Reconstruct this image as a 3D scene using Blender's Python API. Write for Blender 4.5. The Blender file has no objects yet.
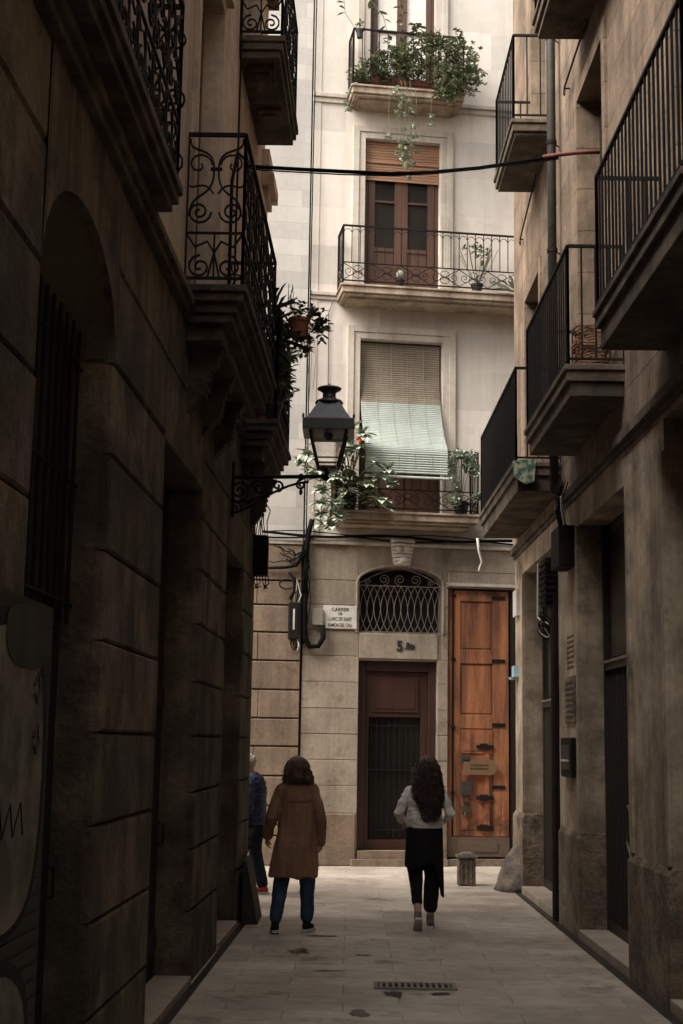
import bpy, bmesh, math, random
from mathutils import Vector, Matrix, Euler, noise
random.seed(7)
PI = math.pi
R = math.radians
C = bpy.context.scene.collection
SC = bpy.context.scene

# ------------------------------------------------------------------ camera, sky, sun, exposure
cam_d = bpy.data.cameras.new('camera')
cam = bpy.data.objects.new('camera', cam_d); C.objects.link(cam); SC.camera = cam
cam_d.sensor_fit = 'VERTICAL'; cam_d.sensor_height = 36.0
cam_d.lens = 1430.0 * 36.0 / 1024.0
cam_d.clip_start = 0.05; cam_d.clip_end = 500
cam_d.dof.use_dof = False
cam.location = (0, 0, 1.75)
_p, _y, _r = R(9.15), R(0.47), R(0.9)
cam.rotation_mode = 'QUATERNION'
cam.rotation_quaternion = (Matrix.Rotation(_y, 4, 'Z') @ Matrix.Rotation(PI/2 + _p, 4, 'X') @ Matrix.Rotation(_r, 4, 'Z')).to_quaternion()

SUN_EL, SUN_AZ = R(50), R(236)          # azimuth measured clockwise from +Y
wd = bpy.data.worlds.new('World'); SC.world = wd; wd.use_nodes = True
nt = wd.node_tree; nt.nodes.clear()
sky = nt.nodes.new('ShaderNodeTexSky'); sky.sky_type = 'NISHITA'; sky.sun_disc = False
sky.sun_elevation = SUN_EL; sky.sun_rotation = SUN_AZ; sky.dust_density = 4.0; sky.air_density = 1.5
hs = nt.nodes.new('ShaderNodeHueSaturation'); hs.inputs['Saturation'].default_value = 0.28
wm = nt.nodes.new('ShaderNodeMix'); wm.data_type = 'RGBA'; wm.blend_type = 'MULTIPLY'; wm.inputs[0].default_value = 1.0
wm.inputs[7].default_value = (1.0, 0.965, 0.925, 1)
bg = nt.nodes.new('ShaderNodeBackground'); bg.inputs[1].default_value = 0.15
ow = nt.nodes.new('ShaderNodeOutputWorld')
nt.links.new(sky.outputs[0], hs.inputs['Color']); nt.links.new(hs.outputs[0], wm.inputs[6])
nt.links.new(wm.outputs[2], bg.inputs[0]); nt.links.new(bg.outputs[0], ow.inputs[0])
sd = bpy.data.lights.new('sun', 'SUN'); sd.energy = 1.7; sd.angle = R(38); sd.color = (1.0, 0.96, 0.91)
sun = bpy.data.objects.new('sun', sd); C.objects.link(sun)
_sv = Vector((math.sin(SUN_AZ)*math.cos(SUN_EL), math.cos(SUN_AZ)*math.cos(SUN_EL), math.sin(SUN_EL)))
sun.rotation_euler = _sv.to_track_quat('Z', 'Y').to_euler()
SC.view_settings.view_transform = 'Standard'; SC.view_settings.look = 'None'
SC.view_settings.exposure = 1.65; SC.view_settings.gamma = 1.0
SC.view_settings.use_curve_mapping = False
SC.render.engine = 'CYCLES'
SC.cycles.max_bounces = 8; SC.cycles.diffuse_bounces = 5

# ------------------------------------------------------------------ materials
def mat(name, col, col2=None, scale=3.0, rough=0.85, bump=0.3, bscale=40.0, streak=0.0, spec=0.3,
        metal=0.0, brick=None, wood=False, dist=0.01, contrast=(0.35, 0.7), trans=0.0, speck=0.0, fine=0.45, island=0.0):
    m = bpy.data.materials.new(name); m.use_nodes = True
    t = m.node_tree; t.nodes.clear(); N = t.nodes.new; Lk = t.links.new
    out = N('ShaderNodeOutputMaterial'); b = N('ShaderNodeBsdfPrincipled'); Lk(b.outputs[0], out.inputs[0])
    b.inputs['Roughness'].default_value = rough; b.inputs['Metallic'].default_value = metal
    b.inputs['Specular IOR Level'].default_value = spec
    if trans: b.inputs['Transmission Weight'].default_value = trans
    tc = N('ShaderNodeTexCoord')
    if col2 is None: col2 = tuple(c*0.72 for c in col)
    def nz(sc, detail=6, mapping=None, rough_=0.6, d=0.0):
        n = N('ShaderNodeTexNoise'); n.inputs['Scale'].default_value = sc; n.inputs['Detail'].default_value = detail
        n.inputs['Roughness'].default_value = rough_; n.inputs['Distortion'].default_value = d
        if mapping:
            mp = N('ShaderNodeMapping'); mp.inputs['Scale'].default_value = mapping
            Lk(tc.outputs['Object'], mp.inputs[0]); Lk(mp.outputs[0], n.inputs[0])
        else: Lk(tc.outputs['Object'], n.inputs[0])
        return n
    def ramp(src, a, c):
        r = N('ShaderNodeMapRange'); r.inputs[1].default_value = a; r.inputs[2].default_value = c
        Lk(src, r.inputs[0]); return r.outputs[0]
    def mix(fac, A, B, bt='MIX'):
        x = N('ShaderNodeMix'); x.data_type = 'RGBA'; x.blend_type = bt
        if isinstance(fac, float): x.inputs[0].default_value = fac
        else: Lk(fac, x.inputs[0])
        for i, v in ((6, A), (7, B)):
            if isinstance(v, tuple): x.inputs[i].default_value = (*v, 1)
            else: Lk(v, x.inputs[i])
        return x.outputs[2]
    if wood: n1 = nz(scale, 8, (1, 1, 0.08) if wood == 'v' else (0.08, 0.08, 1), 0.65, 0.4)
    else: n1 = nz(scale, 8)
    c = mix(ramp(n1.outputs[0], *contrast), col2, col)
    n2 = nz(scale*9, 4)
    c = mix(fine, c, mix(ramp(n2.outputs[0], 0.3, 0.7), (0.6, 0.58, 0.55), (1.25, 1.25, 1.25)), 'MULTIPLY')
    if streak:
        n3 = nz(2.2, 6, (1.6, 1.6, 0.12), 0.7)
        c = mix(ramp(n3.outputs[0], 0.45, 0.72), c, mix(streak, c, (0.30, 0.26, 0.22), 'MULTIPLY'))
    if speck:
        n4 = nz(1.3, 9, None, 0.75)
        c = mix(ramp(n4.outputs[0], 0.56, 0.64), c, mix(speck, c, (0.35, 0.32, 0.28), 'MULTIPLY'))
    if island:
        ge = N('ShaderNodeNewGeometry'); ir = N('ShaderNodeMapRange'); ir.inputs[3].default_value = 1-island; ir.inputs[4].default_value = 1+island*.8
        Lk(ge.outputs['Random Per Island'], ir.inputs[0]); c = mix(1.0, c, ir.outputs[0], 'MULTIPLY')
    bn = N('ShaderNodeBump'); bn.inputs['Strength'].default_value = bump; bn.inputs['Distance'].default_value = dist
    hb = nz(bscale, 6, None, 0.65); h = hb.outputs[0]
    if brick:
        ax, bw, bh, mo, off, dark = brick
        sx = N('ShaderNodeSeparateXYZ'); Lk(tc.outputs['Object'], sx.inputs[0])
        cb = N('ShaderNodeCombineXYZ')
        Lk(sx.outputs[ax[0]], cb.inputs[0]); Lk(sx.outputs[ax[1]], cb.inputs[1])
        wn = nz(1.7, 3); va = N('ShaderNodeVectorMath'); va.operation = 'MULTIPLY_ADD'
        va.inputs[1].default_value = (0.045, 0.045, 0.0); Lk(wn.outputs[1], va.inputs[0]); Lk(cb.outputs[0], va.inputs[2])
        bt = N('ShaderNodeTexBrick'); Lk(va.outputs[0], bt.inputs[0])
        bt.inputs['Scale'].default_value = 1.0; bt.inputs['Brick Width'].default_value = bw; bt.inputs['Row Height'].default_value = bh
        bt.inputs['Mortar Size'].default_value = mo; bt.inputs['Mortar Smooth'].default_value = 0.4; bt.offset = off
        bt.inputs['Color1'].default_value = (1.08, 1.06, 1.04, 1); bt.inputs['Color2'].default_value = (0.84, 0.83, 0.82, 1)
        bt.inputs['Mortar'].default_value = (dark, dark, dark, 1)
        c = mix(1.0, c, bt.outputs[0], 'MULTIPLY')
        mm = N('ShaderNodeMath'); mm.operation = 'MULTIPLY_ADD'; mm.inputs[1].default_value = -1.2
        Lk(bt.outputs['Fac'], mm.inputs[0]); Lk(h, mm.inputs[2]); h = mm.outputs[0]
    Lk(h, bn.inputs['Height']); Lk(bn.outputs[0], b.inputs['Normal'])
    Lk(c, b.inputs['Base Color'])
    if rough > 0.3 and not metal:
        rr = N('ShaderNodeMapRange'); rr.inputs[3].default_value = rough-0.12; rr.inputs[4].default_value = min(1, rough+0.1)
        Lk(n1.outputs[0], rr.inputs[0]); Lk(rr.outputs[0], b.inputs['Roughness'])
    return m

M = {}
M['paving'] = mat('paving_stone', (0.50, 0.44, 0.37), (0.32, 0.272, 0.22), 0.8, 0.6, 0.8, 18, brick=((0, 1), 0.78, 0.34, 0.005, 0.5, 0.74), speck=0.75, spec=0.5, dist=0.02, contrast=(.38, .62))
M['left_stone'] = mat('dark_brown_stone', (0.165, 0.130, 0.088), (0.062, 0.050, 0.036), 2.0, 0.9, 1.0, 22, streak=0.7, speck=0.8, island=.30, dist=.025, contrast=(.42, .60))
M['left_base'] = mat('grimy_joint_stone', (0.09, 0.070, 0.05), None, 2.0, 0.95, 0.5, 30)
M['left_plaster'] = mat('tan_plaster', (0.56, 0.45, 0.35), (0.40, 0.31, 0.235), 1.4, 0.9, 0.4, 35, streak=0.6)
M['right_plaster'] = mat('ochre_ashlar_plaster', (0.26, 0.192, 0.135), (0.155, 0.113, 0.08), 1.8, 0.9, 0.5, 30, streak=0.7, speck=.5, brick=((1, 2), 0.9, 0.42, 0.008, 0.5, 0.5), contrast=(.40, .62))
M['right_stone'] = mat('brown_render', (0.42, 0.335, 0.245), (0.22, 0.17, 0.122), 1.6, 0.9, 0.6, 26, streak=0.6, speck=0.65, contrast=(.42, .6))
M['right_plinth'] = mat('worn_plinth_stone', (0.24, 0.18, 0.13), (0.10, 0.074, 0.054), 2.6, 0.9, 0.9, 16, speck=0.8, dist=0.04, contrast=(.42, .6))
M['facade_stone'] = mat('facade_sandstone', (0.34, 0.285, 0.22), (0.235, 0.192, 0.145), 2.2, 0.88, 0.55, 32, streak=0.45, speck=0.55, fine=.35, island=.10)
M['facade_orange'] = mat('warm_sandstone', (0.26, 0.188, 0.13), (0.165, 0.122, 0.088), 2.6, 0.88, 0.6, 26, streak=0.5, speck=0.7, island=.14)
M['facade_plaster'] = mat('cream_stucco', (0.59, 0.545, 0.49), (0.535, 0.49, 0.435), 0.9, 0.88, 0.18, 40, streak=0.24, brick=((0, 2), 1.15, 0.62, 0.004, 0.5, 0.96), fine=.12, speck=.12)
M['white_ashlar'] = mat('pale_ashlar', (0.455, 0.435, 0.405), (0.41, 0.39, 0.36), 1.2, 0.88, 0.18, 40, streak=0.15, brick=((0, 2), 1.3, 0.26, 0.004, 0.35, 0.72), fine=.12)
M['trim'] = mat('carved_limestone', (0.52, 0.465, 0.40), (0.41, 0.36, 0.30), 2.0, 0.85, 0.3, 40, streak=0.5, fine=.2)
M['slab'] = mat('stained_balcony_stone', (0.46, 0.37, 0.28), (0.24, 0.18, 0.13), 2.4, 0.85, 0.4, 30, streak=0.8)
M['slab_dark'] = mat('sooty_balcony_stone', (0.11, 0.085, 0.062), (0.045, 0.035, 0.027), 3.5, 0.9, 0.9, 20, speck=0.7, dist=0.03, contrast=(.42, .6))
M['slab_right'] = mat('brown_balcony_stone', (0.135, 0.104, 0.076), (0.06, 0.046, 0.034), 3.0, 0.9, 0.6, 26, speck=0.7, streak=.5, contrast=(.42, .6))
M['iron'] = mat('black_wrought_iron', (0.008, 0.0075, 0.0075), (0.014, 0.011, 0.009), 12, 0.75, 0.15, 90, spec=0.12)
M['iron_grey'] = mat('grey_painted_iron', (0.05, 0.045, 0.04), (0.03, 0.025, 0.02), 12, 0.6, 0.2, 90, spec=.25)
M['grille'] = mat('pale_iron_grille', (0.22, 0.19, 0.16), (0.12, 0.095, 0.075), 15, 0.6, 0.2, 90)
M['cable'] = mat('black_cable_rubber', (0.007, 0.0065, 0.0065), None, 8, 0.85, 0.1, 60, spec=.06)
M['redtape'] = mat('red_cable_sheath', (0.22, 0.065, 0.045), (0.12, 0.045, 0.035), 8, 0.7, 0.1, 60)
M['dark'] = mat('dark_interior', (0.012, 0.010, 0.009), None, 4, 0.9, 0.1, 20)
M['door_brown'] = mat('oxblood_door_wood', (0.055, 0.022, 0.014), (0.032, 0.014, 0.009), 6, 0.55, 0.25, 50, wood='v')
M['door_dark'] = mat('blackened_door_wood', (0.030, 0.022, 0.017), (0.018, 0.013, 0.010), 6, 0.6, 0.3, 50, wood='v')
M['win_wood'] = mat('brown_window_wood', (0.095, 0.047, 0.030), (0.055, 0.028, 0.019), 8, 0.5, 0.25, 50, wood='v')
M['orange'] = mat('orange_varnished_pine', (0.31, 0.122, 0.052), (0.12, 0.046, 0.024), 5.5, 0.7, 0.5, 45, wood='v', contrast=(0.42, 0.58), speck=0.8)
M['orange2'] = mat('worn_orange_panel', (0.30, 0.11, 0.05), (0.12, 0.045, 0.026), 5.5, 0.65, 0.5, 45, wood='v', speck=0.8, contrast=(0.4, 0.6))
M['orange_foot'] = mat('worn_foot_wood', (0.13, 0.085, 0.055), (0.075, 0.055, 0.04), 4, 0.85, 0.5, 45, wood='h')
M['arrow'] = mat('bare_plank_wood', (0.20, 0.115, 0.058), (0.12, 0.068, 0.036), 5, 0.7, 0.3, 40, wood='h')
M['blindwood'] = mat('wooden_roller_slats', (0.33, 0.185, 0.11), (0.24, 0.13, 0.08), 5, 0.6, 0.2, 40, wood='h')
M['mint'] = mat('pale_mint_slats', (0.36, 0.405, 0.36), (0.32, 0.355, 0.315), 2, 0.6, 0.1, 40, streak=0.25, fine=.1)
M['browner'] = mat('tan_slats', (0.27, 0.225, 0.172), (0.22, 0.18, 0.137), 3, 0.6, 0.1, 40, streak=0.4, fine=.1)
M['sky_pane'] = mat('white_sky_pane', (0.72, 0.68, 0.62), (0.62, 0.58, 0.52), 4, 0.9, 0.2, 15)  # white pane colour stands in for the sky reflected in the glass
M['glass'] = mat('dark_reflecting_glass', (0.012, 0.012, 0.011), (0.02, 0.018, 0.015), 2, 0.18, 0.05, 6, spec=0.25)
M['lampglass'] = mat('clear_lantern_glass', (0.8, 0.8, 0.78), (0.75, 0.74, 0.7), 3, 0.05, 0.0, 6, trans=1.0, spec=0.5)
M['lamp'] = mat('green_black_lamp_paint', (0.028, 0.033, 0.033), (0.04, 0.045, 0.043), 6, 0.38, 0.1, 60, spec=0.5)
M['terra'] = mat('terracotta', (0.30, 0.10, 0.055), (0.20, 0.075, 0.045), 6, 0.85, 0.3, 40)
M['potdark'] = mat('dark_plastic_pot', (0.035, 0.03, 0.028), None, 6, 0.6, 0.1, 40)
def leafmat(name, a, b_): return mat(name, a, b_, 5, 0.5, 0.2, 30, spec=0.35, contrast=(0.3, 0.65))
M['leaf_mid'] = leafmat('mid_green_leaf', (0.17, 0.20, 0.10), (0.075, 0.10, 0.05))
M['leaf_light'] = leafmat('light_sage_leaf', (0.30, 0.33, 0.22), (0.16, 0.19, 0.12))
M['leaf_pale'] = leafmat('pale_grey_green_leaf', (0.42, 0.47, 0.37), (0.20, 0.245, 0.175))
M['leaf_dry'] = leafmat('dry_brown_leaf', (0.20, 0.13, 0.06), (0.10, 0.06, 0.03))
M['leaf_dark'] = leafmat('dark_green_leaf', (0.05, 0.075, 0.032), (0.02, 0.032, 0.016))
M['stem'] = mat('plant_stem', (0.16, 0.15, 0.08), None, 5, 0.7, 0.2, 30)
M['flower'] = mat('orange_red_flower', (0.55, 0.10, 0.03), None, 5, 0.7, 0.1, 30)
M['sign'] = mat('white_marble_sign', (0.62, 0.59, 0.54), (0.5, 0.47, 0.42), 5, 0.5, 0.15, 40)
M['ink'] = mat('black_lettering', (0.03, 0.028, 0.027), None, 5, 0.6, 0.1, 30)
M['greybox'] = mat('grey_metal_box', (0.24, 0.215, 0.18), None, 5, 0.6, 0.1, 30)
M['whitecable'] = mat('white_cable', (0.62, 0.60, 0.56), None, 5, 0.6, 0.1, 30)
M['concrete'] = mat('rough_concrete', (0.155, 0.128, 0.10), (0.075, 0.06, 0.047), 6, 0.9, 0.9, 25, dist=0.03, speck=0.7, contrast=(.42, .6))
M['threshold'] = mat('threshold_stone', (0.36, 0.30, 0.24), (0.26, 0.21, 0.165), 2.5, 0.8, 0.4, 30, speck=.4)
M['wet'] = mat('damp_dark_stone', (0.035, 0.029, 0.024), None, 5, 0.35, 0.3, 30)
M['stain'] = mat('stain_on_stone', (0.13, 0.105, 0.082), (0.09, 0.072, 0.056), 5, 0.5, 0.3, 30)
M['skin'] = mat('skin', (0.46, 0.27, 0.19), (0.40, 0.22, 0.155), 8, 0.55, 0.1, 60)
M['coat'] = mat('brown_wool_coat', (0.30, 0.175, 0.108), (0.215, 0.122, 0.075), 4, 0.95, 0.4, 90, spec=0.1)
M['jeans'] = mat('blue_denim', (0.055, 0.09, 0.14), (0.026, 0.043, 0.07), 6, 0.9, 0.3, 120, spec=0.1)
M['denim_dark'] = mat('dark_denim', (0.022, 0.030, 0.042), (0.012, 0.016, 0.024), 6, 0.9, 0.3, 120, spec=0.1)
M['knit'] = mat('grey_marl_knit', (0.72, 0.68, 0.61), (0.60, 0.56, 0.50), 6, 0.95, 0.4, 120, spec=0.1)
M['blackcloth'] = mat('black_cloth', (0.012, 0.011, 0.011), (0.018, 0.017, 0.017), 6, 0.95, 0.3, 100, spec=0.08)
M['navy'] = mat('navy_quilted_nylon', (0.014, 0.026, 0.070), (0.008, 0.014, 0.04), 6, 0.5, 0.3, 60, spec=0.35)
M['hair_brown'] = mat('dark_brown_hair', (0.15, 0.082, 0.05), (0.04, 0.021, 0.013), 14, 0.45, 0.4, 60, wood='v', spec=0.5)
M['hair_black'] = mat('near_black_hair', (0.075, 0.038, 0.024), (0.018, 0.010, 0.007), 14, 0.45, 0.4, 60, spec=0.5)
M['hair_grey'] = mat('white_grey_hair', (0.55, 0.53, 0.50), (0.38, 0.36, 0.34), 20, 0.7, 0.4, 60)
M['shoe_grey'] = mat('grey_canvas_shoe', (0.14, 0.135, 0.125), None, 9, 0.8, 0.3, 60)
M['sole'] = mat('white_rubber_sole', (0.52, 0.49, 0.44), None, 9, 0.6, 0.1, 60)
M['shoe_red'] = mat('red_shoe', (0.40, 0.03, 0.02), None, 9, 0.6, 0.1, 60)
M['bark'] = mat('dark_weathered_board', (0.07, 0.052, 0.038), (0.035, 0.026, 0.02), 4, 0.85, 0.5, 40, wood='v')
M['graf_pale'] = mat('pale_spray_paint', (0.20, 0.185, 0.145), (0.08, 0.077, 0.06), 4, 0.7, 0.1, 30, speck=0.8, contrast=(.42, .6))
M['graf_blue'] = mat('dark_blue_spray_paint', (0.018, 0.026, 0.03), (0.05, 0.042, 0.02), 3.2, 0.7, 0.1, 30)
M['graf_red'] = mat('red_spray_paint', (0.045, 0.014, 0.012), None, 3, 0.7, 0.1, 30)
M['leafgreen_print'] = mat('green_yellow_print', (0.03, 0.09, 0.07), (0.30, 0.30, 0.20), 14, 0.5, 0.1, 30, contrast=(0.45, 0.55))
M['blueplate'] = mat('pale_blue_plate', (0.35, 0.52, 0.58), None, 5, 0.4, 0.1, 30)

# ------------------------------------------------------------------ mesh helpers
LSL, RSL = 0.024, -0.0115
def XL(y): return -1.16 + LSL*(y-9.8)
def XR(y): return 2.21 + RSL*(y-10)
def xfL(s, d, z): return (XL(s)+d, s, z)
def xfR(s, d, z): return (XR(s)-d, s, z)
FC, FS = math.cos(R(9)), math.sin(R(9))
def xfF(u, d, z): return (u*FC+d*FS, 21.07+u*FS-d*FC, z)
def xfW(x, y, z): return (x, y, z)
def xfRot(cx, cy, ang):
    c, s = math.cos(ang), math.sin(ang)
    return lambda x, y, z: (cx+x*c-y*s, cy+x*s+y*c, z)

class MB:
    def __init__(self, xf=xfW): self.v = []; self.f = []; self.xf = xf
    def add(self, vs, fs):
        o = len(self.v); self.v += [self.xf(*p) for p in vs]; self.f += [tuple(i+o for i in f) for f in fs]
    def quad(self, a, b, c, d): self.add([a, b, c, d], [(0, 1, 2, 3)])
    def box(self, x0, x1, y0, y1, z0, z1):
        self.add([(x0,y0,z0),(x1,y0,z0),(x1,y1,z0),(x0,y1,z0),(x0,y0,z1),(x1,y0,z1),(x1,y1,z1),(x0,y1,z1)],
                 [(0,1,2,3),(4,5,6,7),(0,1,5,4),(1,2,6,5),(2,3,7,6),(3,0,4,7)])
    def block(self, s0, s1, d0, d1, z0, z1, c=0.012):
        """box whose face at d1 has chamfered edges"""
        j = lambda: random.uniform(-0.002, 0.002)
        self.add([(s0,d0,z0),(s1,d0,z0),(s1,d0,z1),(s0,d0,z1),
                  (s0,d1-c,z0),(s1,d1-c,z0),(s1,d1-c,z1),(s0,d1-c,z1),
                  (s0+c,d1+j(),z0+c),(s1-c,d1+j(),z0+c),(s1-c,d1+j(),z1-c),(s0+c,d1+j(),z1-c)],
                 [(0,1,2,3),(0,1,5,4),(1,2,6,5),(2,3,7,6),(3,0,4,7),(4,5,9,8),(5,6,10,9),(6,7,11,10),(7,4,8,11),(8,9,10,11)])
    def tube(self, pts, r, n=6, caps=True):
        P = [Vector(p) for p in pts]; m = len(P)
        rs = r if isinstance(r, (list, tuple)) else [r]*m
        vs = []; up = None
        for i in range(m):
            t = (P[min(i+1, m-1)] - P[max(i-1, 0)])
            if t.length < 1e-9: t = Vector((0, 0, 1))
            t.normalize()
            if up is None:
                up = Vector((0, 0, 1)) if abs(t.z) < 0.9 else Vector((1, 0, 0))
            a = t.cross(up)
            if a.length < 1e-6: a = t.cross(Vector((0, 1, 0)))
            a.normalize(); b = a.cross(t).normalized(); up = b
            for k in range(n):
                th = 2*PI*(k+0.5)/n
                vs.append(tuple(P[i] + a*math.cos(th)*rs[i] + b*math.sin(th)*rs[i]))
        fs = [(i*n+k, i*n+(k+1) % n, (i+1)*n+(k+1) % n, (i+1)*n+k) for i in range(m-1) for k in range(n)]
        if caps: fs += [tuple(range(n)), tuple(range((m-1)*n, m*n))]
        self.add(vs, fs)
    def lathe(self, c, prof, n=16, sx=1, sy=1, rot=0):
        vs = [(c[0]+r*sx*math.cos(2*PI*k/n+rot), c[1]+r*sy*math.sin(2*PI*k/n+rot), c[2]+z) for r, z in prof for k in range(n)]
        m = len(prof)
        fs = [(i*n+k, i*n+(k+1) % n, (i+1)*n+(k+1) % n, (i+1)*n+k) for i in range(m-1) for k in range(n)]
        fs += [tuple(range(n)), tuple(range((m-1)*n, m*n))]
        self.add(vs, fs)
    def loft(self, rings, n=20):
        """rings: (cx,cy,cz,rx,ry) horizontal ellipses"""
        vs = [(c[0]+c[3]*math.cos(2*PI*k/n), c[1]+c[4]*math.sin(2*PI*k/n), c[2]) for c in rings for k in range(n)]
        m = len(rings)
        fs = [(i*n+k, i*n+(k+1) % n, (i+1)*n+(k+1) % n, (i+1)*n+k) for i in range(m-1) for k in range(n)]
        fs += [tuple(range(n)), tuple(range((m-1)*n, m*n))]
        self.add(vs, fs)
    def ell(self, c, r, n=12, m=8):
        prof = [(math.sin(PI*i/m), -math.cos(PI*i/m)) for i in range(m+1)]
        vs = [(c[0]+r[0]*max(a, 0.02)*math.cos(2*PI*k/n), c[1]+r[1]*max(a, 0.02)*math.sin(2*PI*k/n), c[2]+r[2]*b) for a, b in prof for k in range(n)]
        fs = [(i*n+k, i*n+(k+1) % n, (i+1)*n+(k+1) % n, (i+1)*n+k) for i in range(m) for k in range(n)]
        fs += [tuple(range(n)), tuple(range(m*n, (m+1)*n))]
        self.add(vs, fs)
    def prism(self, poly, a0, a1, axis='d'):
        """poly of (s,z) extruded along d"""
        n = len(poly)
        vs = [(p[0], a0, p[1]) for p in poly] + [(p[0], a1, p[1]) for p in poly]
        fs = [tuple(range(n)), tuple(range(n, 2*n))] + [(k, (k+1) % n, n+(k+1) % n, n+k) for k in range(n)]
        self.add(vs, fs)
    def leaf(self, p, dr, w, l, droop=0.25, up=Vector((0, 0, 1))):
        p = Vector(p); dr = Vector(dr).normalized()
        s = dr.cross(up)
        if s.length < 1e-3: s = Vector((1, 0, 0))
        s.normalize(); n = s.cross(dr)
        dz = Vector((0, 0, 1))*l*droop
        m1 = p+dr*l*.38-n*l*.03-dz*.12; m2 = p+dr*l*.72-n*l*.02-dz*.45; e = p+dr*l-dz
        V = [p, p+dr*l*.36+s*w*.40+n*l*.04-dz*.12, p+dr*l*.72+s*w*.5+n*l*.03-dz*.45, e, p+dr*l*.72-s*w*.5+n*l*.03-dz*.45, p+dr*l*.36-s*w*.40+n*l*.04-dz*.12, m1, m2]
        self.add([tuple(v) for v in V], [(0, 1, 6), (0, 6, 5), (1, 2, 7, 6), (5, 6, 7, 4), (2, 3, 7), (4, 7, 3)])
    def build(self, name, m, parent=None, smooth=False, recalc=True):
        off = Vector((0, 0, 0)); q = parent
        while q is not None: off += q.location; q = q.parent
        me = bpy.data.meshes.new(name)
        me.from_pydata([(v[0]-off.x, v[1]-off.y, v[2]-off.z) for v in self.v], [], self.f)
        if recalc:
            bm = bmesh.new(); bm.from_mesh(me); bmesh.ops.recalc_face_normals(bm, faces=bm.faces); bm.to_mesh(me); bm.free()
        me.materials.append(M[m])
        if smooth:
            for p in me.polygons: p.use_smooth = True
        me.update()
        o = bpy.data.objects.new(name, me); C.objects.link(o)
        if parent is not None: o.parent = parent
        return o

def tag(o, label=None, cat=None, group=None, kind=None):
    if label: o['label'] = label
    if cat: o['category'] = cat
    if group: o['group'] = group
    if kind: o['kind'] = kind
    return o
def thing(name, loc, label, cat, group=None):
    o = bpy.data.objects.new(name, None); C.objects.link(o); o.location = loc; o.empty_display_size = 0.2
    bpy.context.view_layer.update()
    return tag(o, label, cat, group)
def recenter(o):
    """move a top-level mesh's origin to the base centre of its box"""
    vs = [v.co for v in o.data.vertices]
    c = Vector(((min(v.x for v in vs)+max(v.x for v in vs))/2, (min(v.y for v in vs)+max(v.y for v in vs))/2, min(v.z for v in vs)))
    for v in o.data.vertices: v.co -= c
    o.location = c
    return o
def spiral(cx, cz, r, turns, a0, sgn=1, n=22, rmin=0.15):
    return [(cx+r*(1-(1-rmin)*t)*math.cos(a0+sgn*turns*2*PI*t), cz+r*(1-(1-rmin)*t)*math.sin(a0+sgn*turns*2*PI*t)) for t in [i/(n-1) for i in range(n)]]
def bez(p0, p1, p2, p3, n=12):
    return [tuple((1-t)**3*a+3*(1-t)**2*t*b+3*(1-t)*t*t*c+t**3*d for a, b, c, d in zip(p0, p1, p2, p3)) for t in [i/(n-1) for i in range(n)]]

def wall_sheet(mb, s0, s1, z0, z1, ops, d=0.0, t=0.3):
    """front sheet at d with rectangular openings (a0,a1,b0,b1) and reveals t deep"""
    S = sorted({s0, s1, *[o[0] for o in ops if s0 < o[0] < s1], *[o[1] for o in ops if s0 < o[1] < s1]})
    Z = sorted({z0, z1, *[o[2] for o in ops if z0 < o[2] < z1], *[o[3] for o in ops if z0 < o[3] < z1]})
    for i in range(len(S)-1):
        for j in range(len(Z)-1):
            cs, cz = (S[i]+S[i+1])/2, (Z[j]+Z[j+1])/2
            if any(o[0] < cs < o[1] and o[2] < cz < o[3] for o in ops): continue
            mb.quad((S[i], d, Z[j]), (S[i+1], d, Z[j]), (S[i+1], d, Z[j+1]), (S[i], d, Z[j+1]))
    for a0, a1, b0, b1 in ops:
        mb.quad((a0, d, b0), (a0, d-t, b0), (a0, d-t, b1), (a0, d, b1))
        mb.quad((a1, d, b0), (a1, d-t, b0), (a1, d-t, b1), (a1, d, b1))
        mb.quad((a0, d, b1), (a1, d, b1), (a1, d-t, b1), (a0, d-t, b1))
        mb.quad((a0, d, b0), (a1, d, b0), (a1, d-t, b0), (a0, d-t, b0))
def blocks(mb, s0, s1, zs, d0, d1, gap=0.012, c=0.014, split=0.0):
    for j in range(len(zs)-1):
        z0, z1 = zs[j]+gap/2, zs[j+1]-gap/2
        cuts = [s0, s1]
        if split and (s1-s0) > split*1.3:
            n = max(1, round((s1-s0)/split)); off = 0.5*(j % 2)
            cuts = [s0]+[s0+(s1-s0)*(k+1-off)/n + random.uniform(-.05, .05) for k in range(n) if 0.15 < (s1-s0)*(k+1-off)/n < (s1-s0)-0.15]+[s1]
        for a, b in zip(cuts[:-1], cuts[1:]):
            g0 = 0 if a == s0 else 0.002; g1 = 0 if b == s1 else 0.002
            mb.block(a+g0, b-g1, d0, d1+random.uniform(-.003, .003), z0, z1, c if (a == s0 and b == s1) else c*0.8)
def arch_sheet(mb, s0, s1, zs, rise, zt, d, t, n=16):
    """fill above a segmental arch up to zt, plus its soffit"""
    hw = (s1-s0)/2; cx = (s0+s1)/2
    A = [(cx-hw*math.cos(PI*k/n), zs+rise*math.sin(PI*k/n)) for k in range(n+1)]
    for k in range(n):
        (a, za), (b, zb) = A[k], A[k+1]
        mb.quad((a, d, za), (b, d, zb), (b, d, zt), (a, d, zt))
        mb.quad((a, d, za), (b, d, zb), (b, d-t, zb), (a, d-t, za))
    return A

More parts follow.
